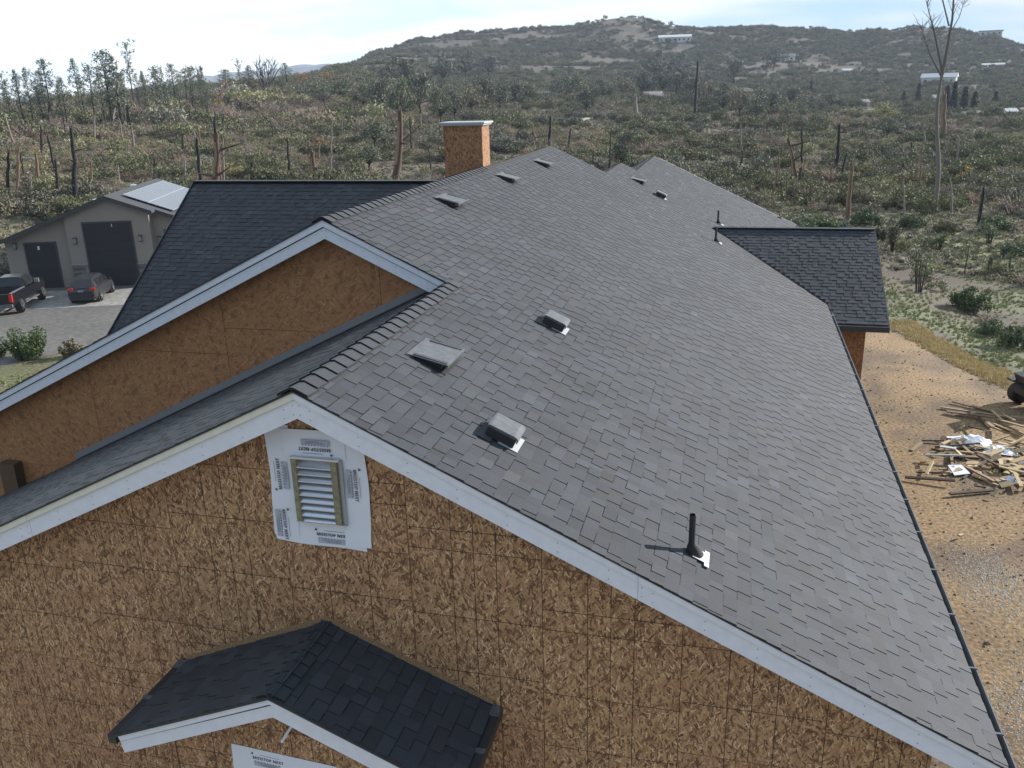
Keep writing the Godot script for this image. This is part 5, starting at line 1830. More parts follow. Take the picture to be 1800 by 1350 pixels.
func build_snags() -> void:
	var rng := RandomNumberGenerator.new()
	rng.seed = 5
	var tone := {"c": Color(0.028, 0.025, 0.025), "p": Color(0.25, 0.16, 0.10), "w": Color(0.33, 0.29, 0.25), "b": Color(0.15, 0.09, 0.06)}
	var lab := {"c": "charred black dead trunk", "p": "orange-brown barkless dead trunk", "w": "pale grey bleached dead trunk", "b": "thick dead trunk, half charred, half bare wood,"}
	var all := SNAGS.duplicate()
	for k in 46:
		var az := deg_to_rad(rng.randf_range(-46.0, -18.0) if k % 3 < 2 else rng.randf_range(-8.0, 18.0))
		var d := 74.0 * exp(rng.randf() * 1.1)
		var p := Vector2(EYE.x + sin(az) * d, EYE.z - cos(az) * d)
		if not keep_clear(p.x, p.y):
			all.append([["c", "c", "w", "p", "c"][rng.randi() % 5], p.x, p.y, rng.randf_range(1.4, 5.0), rng.randf_range(-0.5, 0.7), rng.randf_range(0.12, 0.24)])
	for s in all:
		var o := thing("snag", ("short " if s[3] < 3.0 else "tall " if s[3] > 6.0 else "") + ("leaning " if absf(s[4]) > 0.9 else "") + lab[s[0]] + " " + beside(s[1], s[2]), "dead tree", ground_at(s[1], s[2]), 0.0, "dead trunks, " + {"c": "charred", "p": "orange-brown", "w": "bleached", "b": "half charred"}[s[0]])
		var side := Vector3(s[1] - EYE.x, 0, s[2] - EYE.z).normalized().cross(Vector3.UP)
		var mb := MB.new()
		var c: Color = tone[s[0]]
		mb.col = c
		var h: float = s[3]
		var r: float = s[5] * (1.0 if s[0] == "b" else 0.8)
		var pts := []
		var rad := []
		for k in 8:
			var t := k / 7.0
			pts.append(side * (s[4] * t + rng.randfn() * 0.05 * h * 0.15 + (sin(t * 4.0) * 0.04 * h if s[0] == "b" else 0.0)) + Vector3(0, h * t - 0.3 * (1.0 - t), 0)); rad.append(r * (1.12 - 0.5 * t) * rng.randf_range(0.9, 1.1))
		var trunk := MB.new()
		trunk.col = c
		trunk.tube(pts, rad, 8)
		# splintered top
		for k in 3:
			var a := rng.randf() * TAU
			trunk.tube([pts[7] + Vector3(cos(a), -0.4, sin(a)) * r * 0.35, pts[7] + Vector3(cos(a) * r * 0.4, r * rng.randf_range(0.8, 2.4), sin(a) * r * 0.4)], [r * 0.26, r * 0.05], 4, false)
		part("trunk", trunk, M.bark, o)
		if s[0] == "b" or s[0] == "p":
			# bare wood where the bark has come off one side
			var q := MB.new()
			q.col = Color(0.42, 0.27, 0.17)
			var pp := []
			var pr := []
			for k in range(2, 7):
				pp.append(pts[k] - side * r * 0.28 + Vector3(0, 0, 0.12 * r)); pr.append(rad[k] * 0.84)
			q.tube(pp, pr, 8)
			part("bare_wood", q, M.bark, o)
		for k in rng.randi_range(1, 4):
			var t := rng.randf_range(0.35, 0.95)
			var b: Vector3 = pts[int(t * 7)]
			var a := rng.randf() * TAU
			var l := rng.randf_range(0.3, 1.2) * (2.2 if s[0] == "b" else 1.0)
			var m := MB.new()
			m.col = c
			m.tube([b, b + Vector3(cos(a) * l, rng.randf_range(-0.1, 0.8) * l, sin(a) * l)], [r * (0.5 if s[0] == "b" else 0.3), r * 0.1], 5, false)
			part("branch_stub", m, M.bark, o)
	# the tall dead tree on the right
	var big := thing("dead_tree", "tall bare grey dead tree with forked top rising above the hills", "dead tree", ground_at(19.76, -73.7))
	var side := Vector3(19.76 - EYE.x, 0, -73.7 - EYE.z).normalized().cross(Vector3.UP)
	var tr := MB.new()
	tr.col = Color(0.27, 0.235, 0.20)
	var pts := []
	var rad := []
	for k in 10:
		var t := k / 9.0
		pts.append(side * (-1.0 * t + 0.25 * sin(t * 6.0) + 0.45 * t * t) + Vector3(0, 12.0 * t - 0.2, 0)); rad.append((0.21 - 0.10 * t) * rng.randf_range(0.93, 1.07))
	tr.tube(pts, rad, 9, false)
	part("trunk", tr, M.bark, big)
	var fork: Vector3 = pts[9]
	var limbs := [[fork, fork + side * 0.15 + Vector3(0, 3.5, 0.1), fork + side * -0.1 + Vector3(0, 8.0, 0), 0.17], [fork - Vector3(0, 0.6, 0), fork + side * -0.9 + Vector3(0, 2.2, 0.2), fork + side * -2.0 + Vector3(0, 5.2, 0.2), 0.15], [fork - Vector3(0, 0.9, 0), fork + side * -1.1 + Vector3(0, 1.0, -0.2), fork + side * -2.1 + Vector3(0, 3.3, -0.3), 0.12], [fork + Vector3(0, 3.0, 0), fork + side * -0.9 + Vector3(0, 5.4, 0.2), fork + side * -2.1 + Vector3(0, 7.8, 0.3), 0.09], [fork + Vector3(0, 2.2, 0), fork + side * 0.6 + Vector3(0, 3.6, 0.2), fork + side * 0.9 + Vector3(0, 5.4, 0.4), 0.06]]
	for l in limbs:
		var mb := MB.new()
		mb.col = Color(0.22, 0.19, 0.165)
		mb.tube([l[0], l[1], l[2]], [l[3] * 0.8, l[3] * 0.55, l[3] * 0.12], 6, false)
		for k in 16:
			var s: Vector3 = l[1].lerp(l[2], rng.randf())
			var e := s + side * rng.randf_range(-0.7, 0.6) + Vector3(0, rng.randf_range(0.2, 1.2), rng.randfn() * 0.4)
			mb.tube([s, e], [l[3] * 0.22, 0.008], 4, false)
			for j in 2:
				var w := s.lerp(e, rng.randf_range(0.3, 1.0))
				mb.tube([w, w + side * rng.randf_range(-0.35, 0.35) + Vector3(0, rng.randf_range(0.1, 0.5), rng.randfn() * 0.2)], [0.012, 0.005], 3, false)
		part("limb", mb, M.bark, big)
	# bare fan-shaped tree on the left skyline
	var fan := thing("bare_tree", "leafless fan-shaped tree on the left skyline", "dead tree", ground_at(-171.5, -309.6))
	var fm := MB.new()
	fm.col = Color(0.12, 0.10, 0.09)
	for k in 9:
		bare_branches(fm, Vector3(rng.randfn() * 0.3, 0, rng.randfn() * 0.3), Vector3(-0.75 + k * 0.19, 1.2, rng.randfn() * 0.3).normalized(), 6.0, 0.26, 2, rng)
	part("limbs", fm, M.bark, fan)
	# fallen logs
	for l in LOGS:
		var a := ground_at(l[1], l[2]); var b := ground_at(l[3], l[4])
		var m := MB.new()
		m.col = {"w": Color(0.36, 0.32, 0.27), "c": Color(0.035, 0.03, 0.03), "p": Color(0.25, 0.18, 0.12)}[l[0]]
		var r := clampf(a.distance_to(EYE) * 0.0019, 0.12, 0.5)
		m.tube([a + Vector3(0, r * 0.7, 0), a.lerp(b, 0.5) + Vector3(0, r * 0.9, 0), b + Vector3(0, r * 0.7, 0)], [r, r * 0.85, r * 0.6], 8)
		solo("fallen_log", m, M.bark, ("long " if a.distance_to(b) > 9.0 else "short ") + {"w": "bleached pale fallen log", "c": "charred black fallen log", "p": "brown fallen log"}[l[0]] + " " + beside(l[1], l[2]), "log", "fallen logs, " + {"w": "bleached", "c": "charred", "p": "brown"}[l[0]])

func in_garage(x: float, z: float) -> bool:
	var p := Vector2(x + 40.392, z + 46.798)
	var lx := p.x * cos(deg_to_rad(20.0)) - p.y * sin(deg_to_rad(20.0))
	var lz := p.x * sin(deg_to_rad(20.0)) + p.y * cos(deg_to_rad(20.0))
	return lx > -8.0 and lx < 9.5 and lz > -14.5 and lz < 12.0

func keep_clear(x: float, z: float) -> bool:
	if x > -12.0 and x < 9.0 and z > -34.0:
		return true
	if Geometry2D.is_point_in_polygon(Vector2(x, z), DRIVE) or in_garage(x, z):
		return true
	if x > -33.0 and x < -12.0 and z > -50.0:
		return true
	if Geometry2D.is_point_in_polygon(Vector2(x, z), DIRT):
		return true
	return false

func build_scrub() -> void:
	var rng := RandomNumberGenerator.new()
	rng.seed = 2024
	var meshes := [shrub_mesh(1, 16, 30, 0.13, 0.85, Color(0.95, 1.0, 0.78), 0), shrub_mesh(2, 14, 24, 0.12, 0.95, Color(1.0, 1.0, 0.85), 12), shrub_mesh(3, 9, 12, 0.09, 0.95, Color(1.05, 0.97, 0.9), 34), shrub_mesh(4, 20, 30, 0.13, 1.2, Color(0.92, 1.0, 0.8), 6), shrub_mesh(5, 12, 26, 0.12, 0.6, Color(1, 1, 0.8), 4)]
	var greens := [Color(0.14, 0.14, 0.075), Color(0.16, 0.15, 0.09), Color(0.19, 0.18, 0.115), Color(0.115, 0.12, 0.065), Color(0.20, 0.19, 0.095)]
	var browns := [Color(0.185, 0.165, 0.145), Color(0.17, 0.16, 0.15), Color(0.21, 0.18, 0.135)]
	var places := []
	var tries := 0
	while places.size() < 15000 and tries < 160000:
		tries += 1
		var a := deg_to_rad(rng.randf_range(-49.0, 22.0))
		var d := sqrt(rng.randf_range(46.0 * 46.0, 330.0 * 330.0))
		if rng.randf() < 0.45:
			d = rng.randf_range(46.0, 190.0)
		var x := EYE.x + sin(a) * d
		var z := EYE.z - cos(a) * d
		if keep_clear(x, z):
			continue
		var p := patch.get_noise_2d(x * 0.8, z * 0.8)
		var q := patch.get_noise_2d(x * 6.0 + 90.0, z * 6.0)
		var deg := rad_to_deg(a)
		var dens := 0.30 + p * 2.2 + q * 2.0
		if deg > 2.0 and d < 80.0:
			dens = 0.03 + q * 0.12
		elif deg > 2.0 and d < 125.0:
			dens += 0.6
		elif deg < -22.0 and d > 125.0:
			dens += 0.55
		elif deg < -14.0 and d < 128.0:
			dens -= 0.38
		if deg > -14.0 and deg < 2.0 and d > 120.0 and d < 300.0:
			dens -= 0.15
		if rng.randf() > dens:
			continue
		var size := rng.randf_range(0.3, 0.95) * (0.75 + d / 280.0)
		if p + q < -0.05:
			size *= 0.55
		if rng.randf() < 0.12:
			size *= 1.7
		if deg < -20.0 and d > 165.0 and rng.randf() < 0.6:
			size *= rng.randf_range(1.3, 2.4)
		elif deg > 2.0 and d > 80.0 and d < 130.0 and rng.randf() < 0.4:
			size *= 1.5
		var brown := rng.randf() < 0.44 + q * 0.5
		var c: Color = browns[rng.randi() % 3] if brown else greens[rng.randi() % 5]
		var f := exp(rng.randfn(0, 0.2)) * 1.02
		var kind: int = 2 if brown and rng.randf() < 0.7 else [0, 1, 3, 4][rng.randi() % 4]
		var b := Basis(Vector3.UP, rng.randf() * TAU).scaled(Vector3(size, size * rng.randf_range(0.7, 1.25), size))
		places.append([kind, Transform3D(b, ground_at(x, z) - Vector3(0, 0.05, 0)), Color(c.r * f, c.g * f, c.b * f)])
	# thickets where the brush has closed up
	for k in 120:
		var a := deg_to_rad(rng.randf_range(-48.0, 20.0))
		var d := 84.0 * exp(rng.randf() * 1.35)
		var c: Color = greens[rng.randi() % 4] if rng.randf() < 0.7 else browns[rng.randi() % 3]
		c = c * rng.randf_range(0.62, 0.95)
		var along := rng.randf() * PI
		var long := rng.randf_range(2.0, 7.0) * (0.7 + d / 250.0)
		for j in rng.randi_range(10, 30):
			var o := Vector2(rng.randfn() * long, rng.randfn() * long * 0.35).rotated(along)
			var x := EYE.x + sin(a) * d + o.x
			var z := EYE.z - cos(a) * d + o.y
			if keep_clear(x, z):
				continue
			var size := rng.randf_range(0.7, 1.7) * (0.7 + d / 300.0)
			var f := exp(rng.randfn(0, 0.12))
			var b := Basis(Vector3.UP, rng.randf() * TAU).scaled(Vector3(size, size * rng.randf_range(0.9, 1.5), size))
			places.append([[0, 3, 1, 3][rng.randi() % 4], Transform3D(b, ground_at(x, z) - Vector3(0, 0.1, 0)), Color(c.r * f, c.g * f, c.b * f)])
	scatter("scrub", "grey-green and brown scrub regrown over the burnt slopes", "scrub", meshes, M.leaf, places)
	# far woods and brush on the hill
	var far := []
	tries = 0
	while far.size() < 42000 and tries < 120000:
		tries += 1
		var a := deg_to_rad(rng.randf_range(-49.0, 22.0))
		var d := sqrt(rng.randf_range(300.0 * 300.0, 1150.0 * 1150.0))
		var x := EYE.x + sin(a) * d
		var z := EYE.z - cos(a) * d
		var deg := rad_to_deg(a)
		if deg < -26.0 and d > 520.0:
			continue
		var p := patch.get_noise_2d(x * 0.35, z * 0.35)
		var q := patch.get_noise_2d(x * 1.7 + 90.0, z * 1.7)
		var dens := 0.78 + p * 1.7 + q * 1.4
		if d < 470.0 and deg > -27.0 and deg < 3.0:
			dens += 0.45
		if d > 640.0 and deg < -6.0 and deg > -24.0:
			dens -= 0.30
		if rng.randf() > dens:
			continue
		var size := rng.randf_range(1.0, 3.0) * (1.0 if d > 420.0 else 0.8)
		if d < 470.0 and deg > -27.0 and deg < 3.0 and d > 320.0:
			size = rng.randf_range(1.4, 3.6)
		var c: Color = [Color(0.10, 0.11, 0.065), Color(0.11, 0.115, 0.07), Color(0.125, 0.115, 0.075), Color(0.16, 0.13, 0.095), Color(0.085, 0.095, 0.06)][rng.randi() % 5]
		var f := exp(rng.randfn(0, 0.2))
		var b := Basis(Vector3.UP, rng.randf() * TAU).scaled(Vector3(size, size * rng.randf_range(0.8, 1.6), size))
		far.append([[0, 3, 1][rng.randi() % 3], Transform3D(b, ground_at(x, z) - Vector3(0, 0.1, 0)), Color(c.r * f, c.g * f, c.b * f)])
	scatter("far_woods", "dark woods and brush covering the far hill", "woods", [meshes[0], meshes[1], meshes[2], meshes[3]], M.leaf, far)
	# grass in the near fields
	var tuft := MB.new()
	for k in 16:
		var a := rng.randf() * TAU
		var r := rng.randf() * 0.5
		var p := Vector3(cos(a) * r, 0, sin(a) * r)
		var lean := Vector3(rng.randfn() * 0.25, rng.randf_range(0.5, 1.0), rng.randfn() * 0.25)
		var s := Vector3(cos(a * 3.0), 0, sin(a * 3.0)) * 0.07
		var f := rng.randf_range(0.8, 1.2)
		tuft.col = Color(f, f, f)
		tuft.tri(p - s, p + s, p + lean)
	var tm := [tuft.mesh()]
	var gr := []
	for k in 24000:
		var left := rng.randf() < 0.22
		var a := deg_to_rad(rng.randf_range(-49.0, -28.0) if left else rng.randf_range(2.0, 20.0))
		var d := rng.randf_range(28.0, 48.0) if left else rng.randf_range(33.0, 105.0)
		var x := EYE.x + sin(a) * d
		var z := EYE.z - cos(a) * d
		if left and not Geometry2D.is_point_in_polygon(Vector2(x, z), LAWN):
			continue
		if not left and keep_clear(x, z):
			continue
		var q := patch.get_noise_2d(x * 5.0 + 90.0, z * 5.0)
		if rng.randf() > 0.55 + q * 1.2:
			continue
		var c := Color(0.20, 0.22, 0.10).lerp(Color(0.27, 0.23, 0.12), clampf(0.4 - q + rng.randfn() * 0.2, 0, 1))
		if left:
			c = Color(0.15, 0.20, 0.065).lerp(Color(0.26, 0.23, 0.10), clampf(0.3 + rng.randfn() * 0.3, 0, 1))
		var s := rng.randf_range(0.07, 0.2)
		gr.append([0, Transform3D(Basis(Vector3.UP, rng.randf() * TAU).scaled(Vector3(s * 1.3, s, s * 1.3)), ground_at(x, z)), c])
	scatter("field_grass", "short pale green and straw grass on the fields", "grass", tm, M.leaf, gr)
	# low litter, tufts and dead twigs over the open slopes
	var lit := []
	for k in 60000:
		var a := deg_to_rad(rng.randf_range(-49.0, 22.0))
		var d := 58.0 * exp(rng.randf() * 1.75)
		var x := EYE.x + sin(a) * d
		var z := EYE.z - cos(a) * d
		if keep_clear(x, z):
			continue
		var s := rng.randf_range(0.12, 0.42) * (0.7 + d / 250.0)
		var c: Color = [Color(0.27, 0.22, 0.13), Color(0.15, 0.115, 0.08), Color(0.23, 0.215, 0.145), Color(0.33, 0.30, 0.22), Color(0.17, 0.165, 0.12), Color(0.07, 0.06, 0.055)][rng.randi() % 6]
		lit.append([0, Transform3D(Basis(Vector3.UP, rng.randf() * TAU).scaled(Vector3(s * 2.0, s * 0.7, s * 2.0)), ground_at(x, z)), c])
	scatter("slope_litter", "low tufts, dead twigs and litter on the open burnt slopes", "litter", tm, M.straw, lit)
	# dry straw grass along the lip of the dirt lot
	var st := []
	for k in 5200:
		var t := rng.randf()
		var e := Vector2(10.2, -34.0).lerp(Vector2(14.6, -20.5), t)
		var w := rng.randf_range(-0.25, 1.3)
		var x := e.x + w * 0.95 + rng.randfn() * 0.15
		var z := e.y - w * 0.3
		var s := rng.randf_range(0.08, 0.2)
		st.append([0, Transform3D(Basis(Vector3.UP, rng.randf() * TAU).scaled(Vector3(s * 1.4, s, s * 1.4)), ground_at(x, z)), Color(0.46, 0.37, 0.20) * rng.randf_range(0.75, 1.15)])
	scatter("straw_grass", "dry straw-coloured grass along the bank of the dirt lot", "grass", tm, M.straw, st)
	# stones, clods and chips on the dirt
	var cl := MB.new()
	for k in 1:
		var ico := []
		for i in 6:
			ico.append(Vector3([1, -1, 0, 0, 0, 0][i], [0, 0, 0.7, -0.7, 0, 0][i], [0, 0, 0, 0, 1, -1][i]) * rng.randf_range(0.8, 1.2))
		for f in [[0, 4, 2], [4, 1, 2], [1, 5, 2], [5, 0, 2], [4, 0, 3], [1, 4, 3], [5, 1, 3], [0, 5, 3]]:
			cl.tri(ico[f[0]], ico[f[2]], ico[f[1]])
	var chip := MB.new()
	chip.box(Vector3.ZERO, Vector3(2.6, 0.3, 0.7))
	var bits := []
	for k in 3000:
		var x := rng.randf_range(6.4, 13.6)
		var z := rng.randf_range(-33.0, -5.0)
		if not Geometry2D.is_point_in_polygon(Vector2(x, z), DIRT):
			continue
		var s := exp(rng.randfn(-4.5, 0.45))
		var c := Color(0.17, 0.11, 0.065).lerp(Color(0.45, 0.33, 0.2), rng.randf())
		var which := 0
		if rng.randf() < 0.10:
			which = 1
			c = Color(0.52, 0.40, 0.24)
		bits.append([which, Transform3D(Basis.from_euler(Vector3(rng.randfn() * 0.2, rng.randf() * TAU, 0)).scaled(Vector3.ONE * s * 1.5), ground_at(x, z) + Vector3(0, 0.035, 0)), c])
	scatter("dirt_clods", "clods, pebbles and wood chips strewn over the dirt lot", "debris", [cl.mesh(), chip.mesh()], M.wood, bits)
	var gv := []
	for k in 6000:
		var g := rng.randf() < 0.5
		var x := rng.randfn(9.05, 0.50) if g else rng.randfn(8.9, 0.62)
		var z := rng.randfn(-11.3, 0.9) if g else rng.randfn(-7.1, 0.85)
		var s := rng.randf_range(0.008, 0.024)
		var c := Color(0.42, 0.39, 0.34) * rng.randf_range(0.5, 1.4)
		gv.append([0, Transform3D(Basis(Vector3.UP, rng.randf() * TAU).scaled(Vector3(s, s * 0.35, s)), ground_at(x, z) + Vector3(0, 0.032, 0)), c])
	scatter("gravel", "grey gravel spilled over the dirt beside the house", "gravel", [cl.mesh()], M.wood, gv)

func build_far_houses() -> void:
	var lab := ["long flat-roofed house with posts in front of the oak belt", "tiny white outbuilding between oaks", "white gabled house facing a gravel drive below the oaks", "small white shed at the end of the gravel drive", "long white-roofed house high on the hill", "small white gabled house left of the dark conifers", "wide house with bright white roof on the brown slope", "low white house under the dark conifers", "narrow house with slanting metal roof at the scrub's edge", "flat-roofed house on the skyline", "pale house among trees below the ridge", "small metal-roofed house on the hillside", "narrow white gable beside the dark conifers", "low metal-roofed house beneath the skyline", "dark house half hidden behind oaks"]
	var i := 0
	for h in FAR_HOUSES:
		var at := ground_at(h[1], h[2])
		var face := atan2(EYE.x - h[1], EYE.z - h[2])
		var o := thing("far_house", lab[i], "house", at, face + h[5])
		var w: float = h[3]
		var y: float = h[4]
		w *= 0.72; y *= 0.85
		var wall := y * 0.66
		var dep := maxf(w * 0.55, 3.0)
		var mb := MB.new()
		mb.box(Vector3(0, wall * 0.5 - 1.0, -dep * 0.5), Vector3(w, wall + 2.0, dep))
		part("wall", mb, M.far_grey if h[0] == "porch" or h[0] == "dark" else M.far_white, o)
		var rf := MB.new()
		if h[0] == "flat" or h[0] == "porch":
			rf.box(Vector3(0, wall + 0.2, -dep * 0.5), Vector3(w * 1.12, 0.5, dep * 1.15))
		else:
			rf.prism(PackedVector2Array([Vector2(0.5, wall - 0.1), Vector2(-dep * 0.5, y), Vector2(-dep - 0.5, wall - 0.1)]), -w * 0.53, w * 0.53, Transform3D(Basis(Vector3(0, 0, 1), Vector3.UP, Vector3(-1, 0, 0)), Vector3.ZERO))
		part("roof", rf, M.far_roof_white if h[0] == "metal" or h[0] == "shed" or h[0] == "porch" else M.far_roof_grey, o)
		var n := maxi(1, int(w / 4.0))
		for k in n:
			var wm := MB.new()
			wm.box(Vector3((k + 0.5) / n * w - w * 0.5, wall * 0.5, 0.03), Vector3(minf(1.6, w * 0.22), wall * 0.36, 0.08))
			part("window", wm, M.car_glass, o)
		if h[0] == "porch":
			for k in 5:
				var pm := MB.new()
				pm.box(Vector3((k / 4.0 - 0.5) * w, wall * 0.5, 1.2), Vector3(0.3, wall, 0.3))
				part("porch_post", pm, M.far_white, o)
		i += 1
	# blue mountain far beyond the left ridge
	var mt := MB.new()
	mt.col = Color(0.11, 0.12, 0.12)
	var fn := FastNoiseLite.new()
	fn.seed = 8; fn.frequency = 0.05
	var prev := []
	for k in 90:
		var az := -52.0 + k * 0.5
		var row := []
		var peak := 26.0 + 84.0 * exp(-pow((az + 26.0) / 5.0, 2.0)) + 30.0 * exp(-pow((az + 33.0) / 4.0, 2.0)) + fn.get_noise_1d(k * 3.0) * 18.0
		for j in 6:
			var d := 3000.0 + j * 60.0
			var y := lerpf(-90.0, peak, sin(j / 5.0 * PI * 0.5)) + fn.get_noise_2d(k * 4.0, j * 9.0) * 8.0
			row.append(Vector3(EYE.x + sin(deg_to_rad(az)) * d, y, EYE.z - cos(deg_to_rad(az)) * d))
		if k > 0:
			for j in 5:
				mt.quad(prev[j], row[j], row[j + 1], prev[j + 1])
		prev = row
	struct("mountain", mt, mat(Color(1, 1, 1), 0.95, 0.0, true))

const LAWN := [Vector2(-33.1, -29.1), Vector2(-31.8, -31.0), Vector2(-28.5, -32.0), Vector2(-22, -32), Vector2(-22, -18), Vector2(-34, -22)]
const DRIVE := [Vector2(-60, -22), Vector2(-36, -23), Vector2(-32.4, -29.0), Vector2(-31.4, -31.4), Vector2(-28, -32.6), Vector2(-14, -33), Vector2(-14, -60), Vector2(-32, -49.9), Vector2(-48, -44), Vector2(-62, -38.5)]
const DIRT := [Vector2(4, 4), Vector2(4, -30), Vector2(8, -36), Vector2(10.0, -34.2), Vector2(11.2, -30.6), Vector2(12.6, -26.4), Vector2(14.4, -21), Vector2(19, -12), Vector2(19, 4)]

func build_materials() -> void:
	var fine := speckle(512, 0.55, 1.0, 3, 0.09, 4)
	var soft := speckle(512, 0.72, 1.0, 5, 0.02, 5)
	var clean := speckle(256, 0.95, 1.0, 9, 0.06, 4)
	M.shingle = grain(mat(Color(1, 1, 1), 0.82, 0.0, true), fine, 1.6)
	M.ground = grain(mat(Color(1, 1, 1), 0.95, 0.0, true), speckle(512, 0.35, 1.0, 6, 0.03, 5), 0.3)
	M.dirt = grain(mat(Color(1, 1, 1), 0.95, 0.0, true), speckle(512, 0.5, 1.0, 7, 0.03, 5), 0.55)
	M.asphalt = grain(mat(Color(1, 1, 1), 0.9, 0.0, true), soft, 0.2)
	M.concrete = grain(mat(lin(0.34, 0.33, 0.31), 0.9), soft, 0.3)
	M.boards = []
	for k in 4:
		var m := mat(Color(1, 1, 1), 0.72)
		m.albedo_color = [Color(0.95, 0.95, 0.98), Color(0.935, 0.925, 0.955), Color(0.96, 0.96, 0.98), Color(0.92, 0.90, 0.93)][k]
		m.albedo_texture = strand_board(10 + k, 10000, 1.0, true, Color(1, 1, 1))
		M.boards.append(m)
	M.boards_plain = []
	for k in 2:
		var m := mat(Color(1, 1, 1), 0.7)
		m.albedo_color = Color(0.96, 0.93, 0.95)
		m.albedo_texture = strand_board(20 + k, 3600, 0.5, false, Color(0.93, 0.88, 0.84))
		M.boards_plain.append(m)
	var red := mat(Color(1, 1, 1), 0.75)
	red.albedo_texture = strand_board(30, 3800, 0.9, true, Color(0.86, 0.76, 0.70))
	M.boards_red = [red]
	M.board_tri = mat(Color(1, 1, 1), 0.75)
	M.board_tri.albedo_texture = strand_board(33, 5200, 1.0, false, Color(0.83, 0.77, 0.77))
	M.board_tri.uv1_triplanar = true
	M.board_tri.uv1_scale = Vector3(0.82, 0.41, 0.82)
	M.board_edge = grain(mat(lin(0.16, 0.095, 0.05), 0.85), fine, 1.0)
	M.raw_edge = grain(mat(lin(0.42, 0.26, 0.13), 0.85), fine, 1.0)
	M.white = grain(mat(lin(0.64, 0.655, 0.70), 0.5), clean, 0.5)
	M.white_grey = grain(mat(lin(0.56, 0.59, 0.65), 0.5), clean, 0.5)
	M.primer = grain(mat(lin(0.62, 0.60, 0.50), 0.6), clean, 0.5)
	M.black_metal = mat(lin(0.025, 0.026, 0.03), 0.45)
	M.black_plastic = mat(lin(0.02, 0.02, 0.022), 0.5)
	M.black_rubber = mat(lin(0.025, 0.025, 0.025), 0.8)
	M.galvanized = mat(lin(0.62, 0.64, 0.67), 0.42, 0.85)
	M.galvanized_dull = mat(lin(0.36, 0.37, 0.39), 0.55, 0.3)
	M.flashing = mat(lin(0.17, 0.18, 0.195), 0.5, 0.3)
	M.gutter = mat(lin(0.09, 0.097, 0.105), 0.5)
	M.vent_metal = grain(mat(lin(0.115, 0.122, 0.135), 0.5, 0.0), soft, 1.0)
	M.slat = mat(lin(0.60, 0.63, 0.68), 0.3, 0.8)
	M.olive = grain(mat(lin(0.27, 0.25, 0.15), 0.7), soft, 1.5)
	M.membrane = mat(lin(0.62, 0.64, 0.70), 0.45)
	M.print_dark = mat(lin(0.03, 0.035, 0.045), 0.6)
	M.print_grey = mat(lin(0.34, 0.36, 0.42), 0.6)
	M.stucco = grain(mat(lin(0.41, 0.355, 0.31), 0.92), fine, 0.7)
	M.stone = grain(mat(Color(1, 1, 1), 0.9, 0.0, true), fine, 0.8)
	M.dark_trim = mat(lin(0.035, 0.035, 0.04), 0.6)
	M.door_dark = mat(lin(0.020, 0.020, 0.024), 0.85)
	M.frosted = mat(lin(0.2, 0.2, 0.2), 0.3)
	M.solar = mat(lin(0.05, 0.055, 0.075), 0.3)
	M.solar.metallic_specular = 0.8
	M.car_grey = mat(lin(0.022, 0.022, 0.026), 0.36)
	M.car_black = mat(lin(0.006, 0.006, 0.008), 0.3)
	M.car_glass = mat(lin(0.015, 0.017, 0.02), 0.08)
	M.red_lens = mat(lin(0.5, 0.02, 0.015), 0.25)
	M.alloy = mat(lin(0.6, 0.6, 0.62), 0.3, 0.8)
	M.rail_grey = mat(lin(0.12, 0.12, 0.13), 0.4, 0.3)
	M.wood = grain(mat(Color(1, 1, 1), 0.85, 0.0, true), fine, 1.2)
	M.plastic_white = mat(lin(0.78, 0.79, 0.82), 0.4)
	M.plastic_blue = mat(lin(0.62, 0.68, 0.82), 0.4)
	M.leaf = mat(Color(1, 1, 1), 0.75, 0.0, true)
	M.leaf.cull_mode = BaseMaterial3D.CULL_DISABLED
	M.leaf.backlight_enabled = true
	M.leaf.backlight = Color(0.35, 0.38, 0.2)
	M.straw = mat(Color(1, 1, 1), 0.85, 0.0, true)
	M.straw.backlight_enabled = true
	M.straw.backlight = Color(0.3, 0.28, 0.22)
	M.bark = grain(mat(Color(1, 1, 1), 0.92, 0.0, true), fine, 0.8)
	M.far_white = mat(lin(0.5, 0.49, 0.47), 0.8)
	M.far_grey = mat(lin(0.22, 0.22, 0.22), 0.8)
	M.far_roof_white = mat(lin(0.42, 0.43, 0.44), 0.7)
	M.far_roof_grey = mat(lin(0.22, 0.21, 0.2), 0.8)

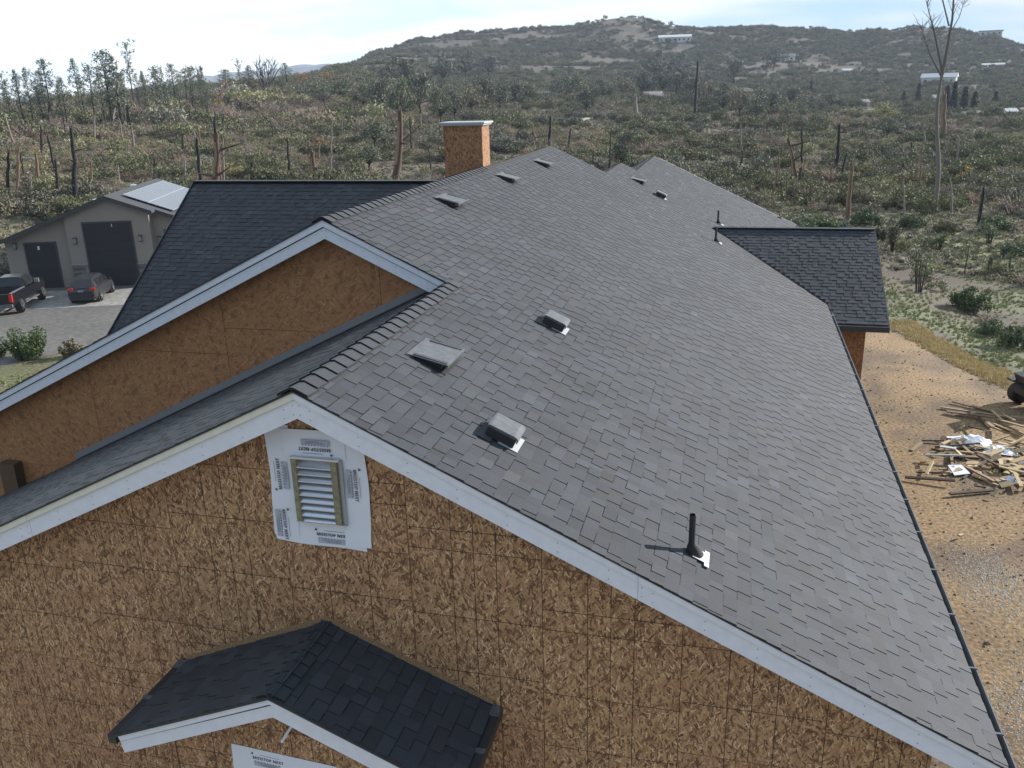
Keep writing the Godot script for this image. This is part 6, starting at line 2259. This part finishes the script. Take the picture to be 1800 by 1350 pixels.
func build_sky() -> Sky:
	# thin high cloud over pale blue, whiter towards the sun
	var w := 1024
	var h := 512
	var im := Image.create(w, h, false, Image.FORMAT_RGBF)
	var f := FastNoiseLite.new()
	f.seed = 17; f.frequency = 1.0; f.fractal_octaves = 5
	var s := SUN.normalized()
	for y in h:
		var el := (0.5 - (y + 0.5) / h) * PI
		for x in w:
			var a := ((x + 0.5) / w) * TAU
			var d := Vector3(-sin(a) * cos(el), sin(el), -cos(a) * cos(el))
			d = Vector3(sin(a + PI) * cos(el), sin(el), cos(a + PI) * cos(el))
			var up := maxf(d.y, 0.0)
			var c := Color(0.27, 0.40, 0.51).lerp(Color(0.15, 0.27, 0.46), pow(up, 0.7))
			var k := 1.0 / (up + 0.12)
			var n := f.get_noise_3d(d.x * k * 0.35 + 3.0, d.z * k * 1.3, up * 2.0) + 0.5 * f.get_noise_3d(d.x * k * 1.1, d.z * k * 3.0 + 9.0, 4.0)
			var cloud := clampf(0.40 + n * 2.2, 0, 1)
			c = c.lerp(Color(0.45, 0.485, 0.505), cloud)
			var g := maxf(d.dot(s), 0.0)
			var glow := 0.30 * pow(g, 6.0) + 0.17 * pow(g, 2.0)
			c = Color(c.r + glow, c.g + glow * 0.96, c.b + glow * 0.86)
			if d.y < 0.0:
				c = c.lerp(Color(0.20, 0.18, 0.15), clampf(-d.y * 8.0, 0, 1))
			im.set_pixel(x, y, c)
	var m := PanoramaSkyMaterial.new()
	m.panorama = ImageTexture.create_from_image(im)
	var sky := Sky.new()
	sky.sky_material = m
	return sky

func _ready() -> void:
	cam = Camera3D.new()
	cam.name = "camera"
	cam.fov = 47.822
	cam.near = 0.05
	cam.far = 9000.0
	cam.position = EYE
	cam.rotation = Vector3(-0.3263, 0.2531, -0.0264)
	add_child(cam)
	cam.current = true
	var env := Environment.new()
	env.background_mode = Environment.BG_SKY
	env.sky = build_sky()
	env.tonemap_mode = Environment.TONE_MAPPER_LINEAR
	env.tonemap_exposure = 1.9
	env.fog_enabled = true
	env.fog_density = 0.00014
	env.fog_light_color = Color(0.86, 0.91, 1.0)
	env.sdfgi_enabled = true
	env.ssao_enabled = true
	env.ssil_enabled = true
	var we := WorldEnvironment.new()
	we.environment = env
	add_child(we)
	var sun := DirectionalLight3D.new()
	sun.name = "sun"
	sun.light_energy = 1.6
	sun.light_color = Color(1.0, 0.98, 0.95)
	sun.light_angular_distance = 0.6
	sun.shadow_enabled = true
	add_child(sun)
	sun.look_at_from_position(SUN * 10.0, Vector3.ZERO)

	undulate = FastNoiseLite.new()
	undulate.seed = 21; undulate.frequency = 0.018; undulate.fractal_octaves = 4
	patch = FastNoiseLite.new()
	patch.seed = 33; patch.frequency = 0.02; patch.fractal_octaves = 4
	build_materials()
	print("materials ", Time.get_ticks_msec())
	build_ground()
	ground_sheet("dirt_lot", PackedVector2Array(DIRT), 0.5, 0.03, M.dirt, func(x, z):
		var q := patch.get_noise_2d(x * 14.0, z * 14.0)
		var r := patch.get_noise_2d(x * 60.0 + 7.0, z * 60.0)
		return Color(0.39, 0.25, 0.118).lerp(Color(0.20, 0.132, 0.078), clampf(0.32 + q * 1.5 + r * 0.8 + 0.5 * patch.get_noise_2d(x * 90.0, z * 6.0), 0, 1)))
	ground_sheet("driveway", PackedVector2Array(DRIVE), 2.0, 0.015, M.asphalt, func(x, z):
		var q := patch.get_noise_2d(x * 6.0, z * 16.0)
		return Color(0.135, 0.125, 0.115) * (1.0 + q * 0.35))
	ground_sheet("concrete_apron", PackedVector2Array([Vector2(-32.0, -48.5), Vector2(-34.6, -42.0), Vector2(-51.5, -35.8), Vector2(-53.0, -41.7)]), 1.0, 0.03, M.asphalt, func(x, z):
		return Color(0.30, 0.285, 0.26) * (1.0 + patch.get_noise_2d(x * 9.0, z * 9.0) * 0.2))
	print("ground ", Time.get_ticks_msec())
	build_house()
	build_roof_fittings()
	build_gable_louver()
	build_porch()
	print("house ", Time.get_ticks_msec())
	build_garage()
	build_suv()
	build_pickup()
	build_utv()
	build_scrap()
	build_far_houses()
	print("things ", Time.get_ticks_msec())
	build_trees()
	build_snags()
	print("trees ", Time.get_ticks_msec())
	build_scrub()
	print("done ", Time.get_ticks_msec())
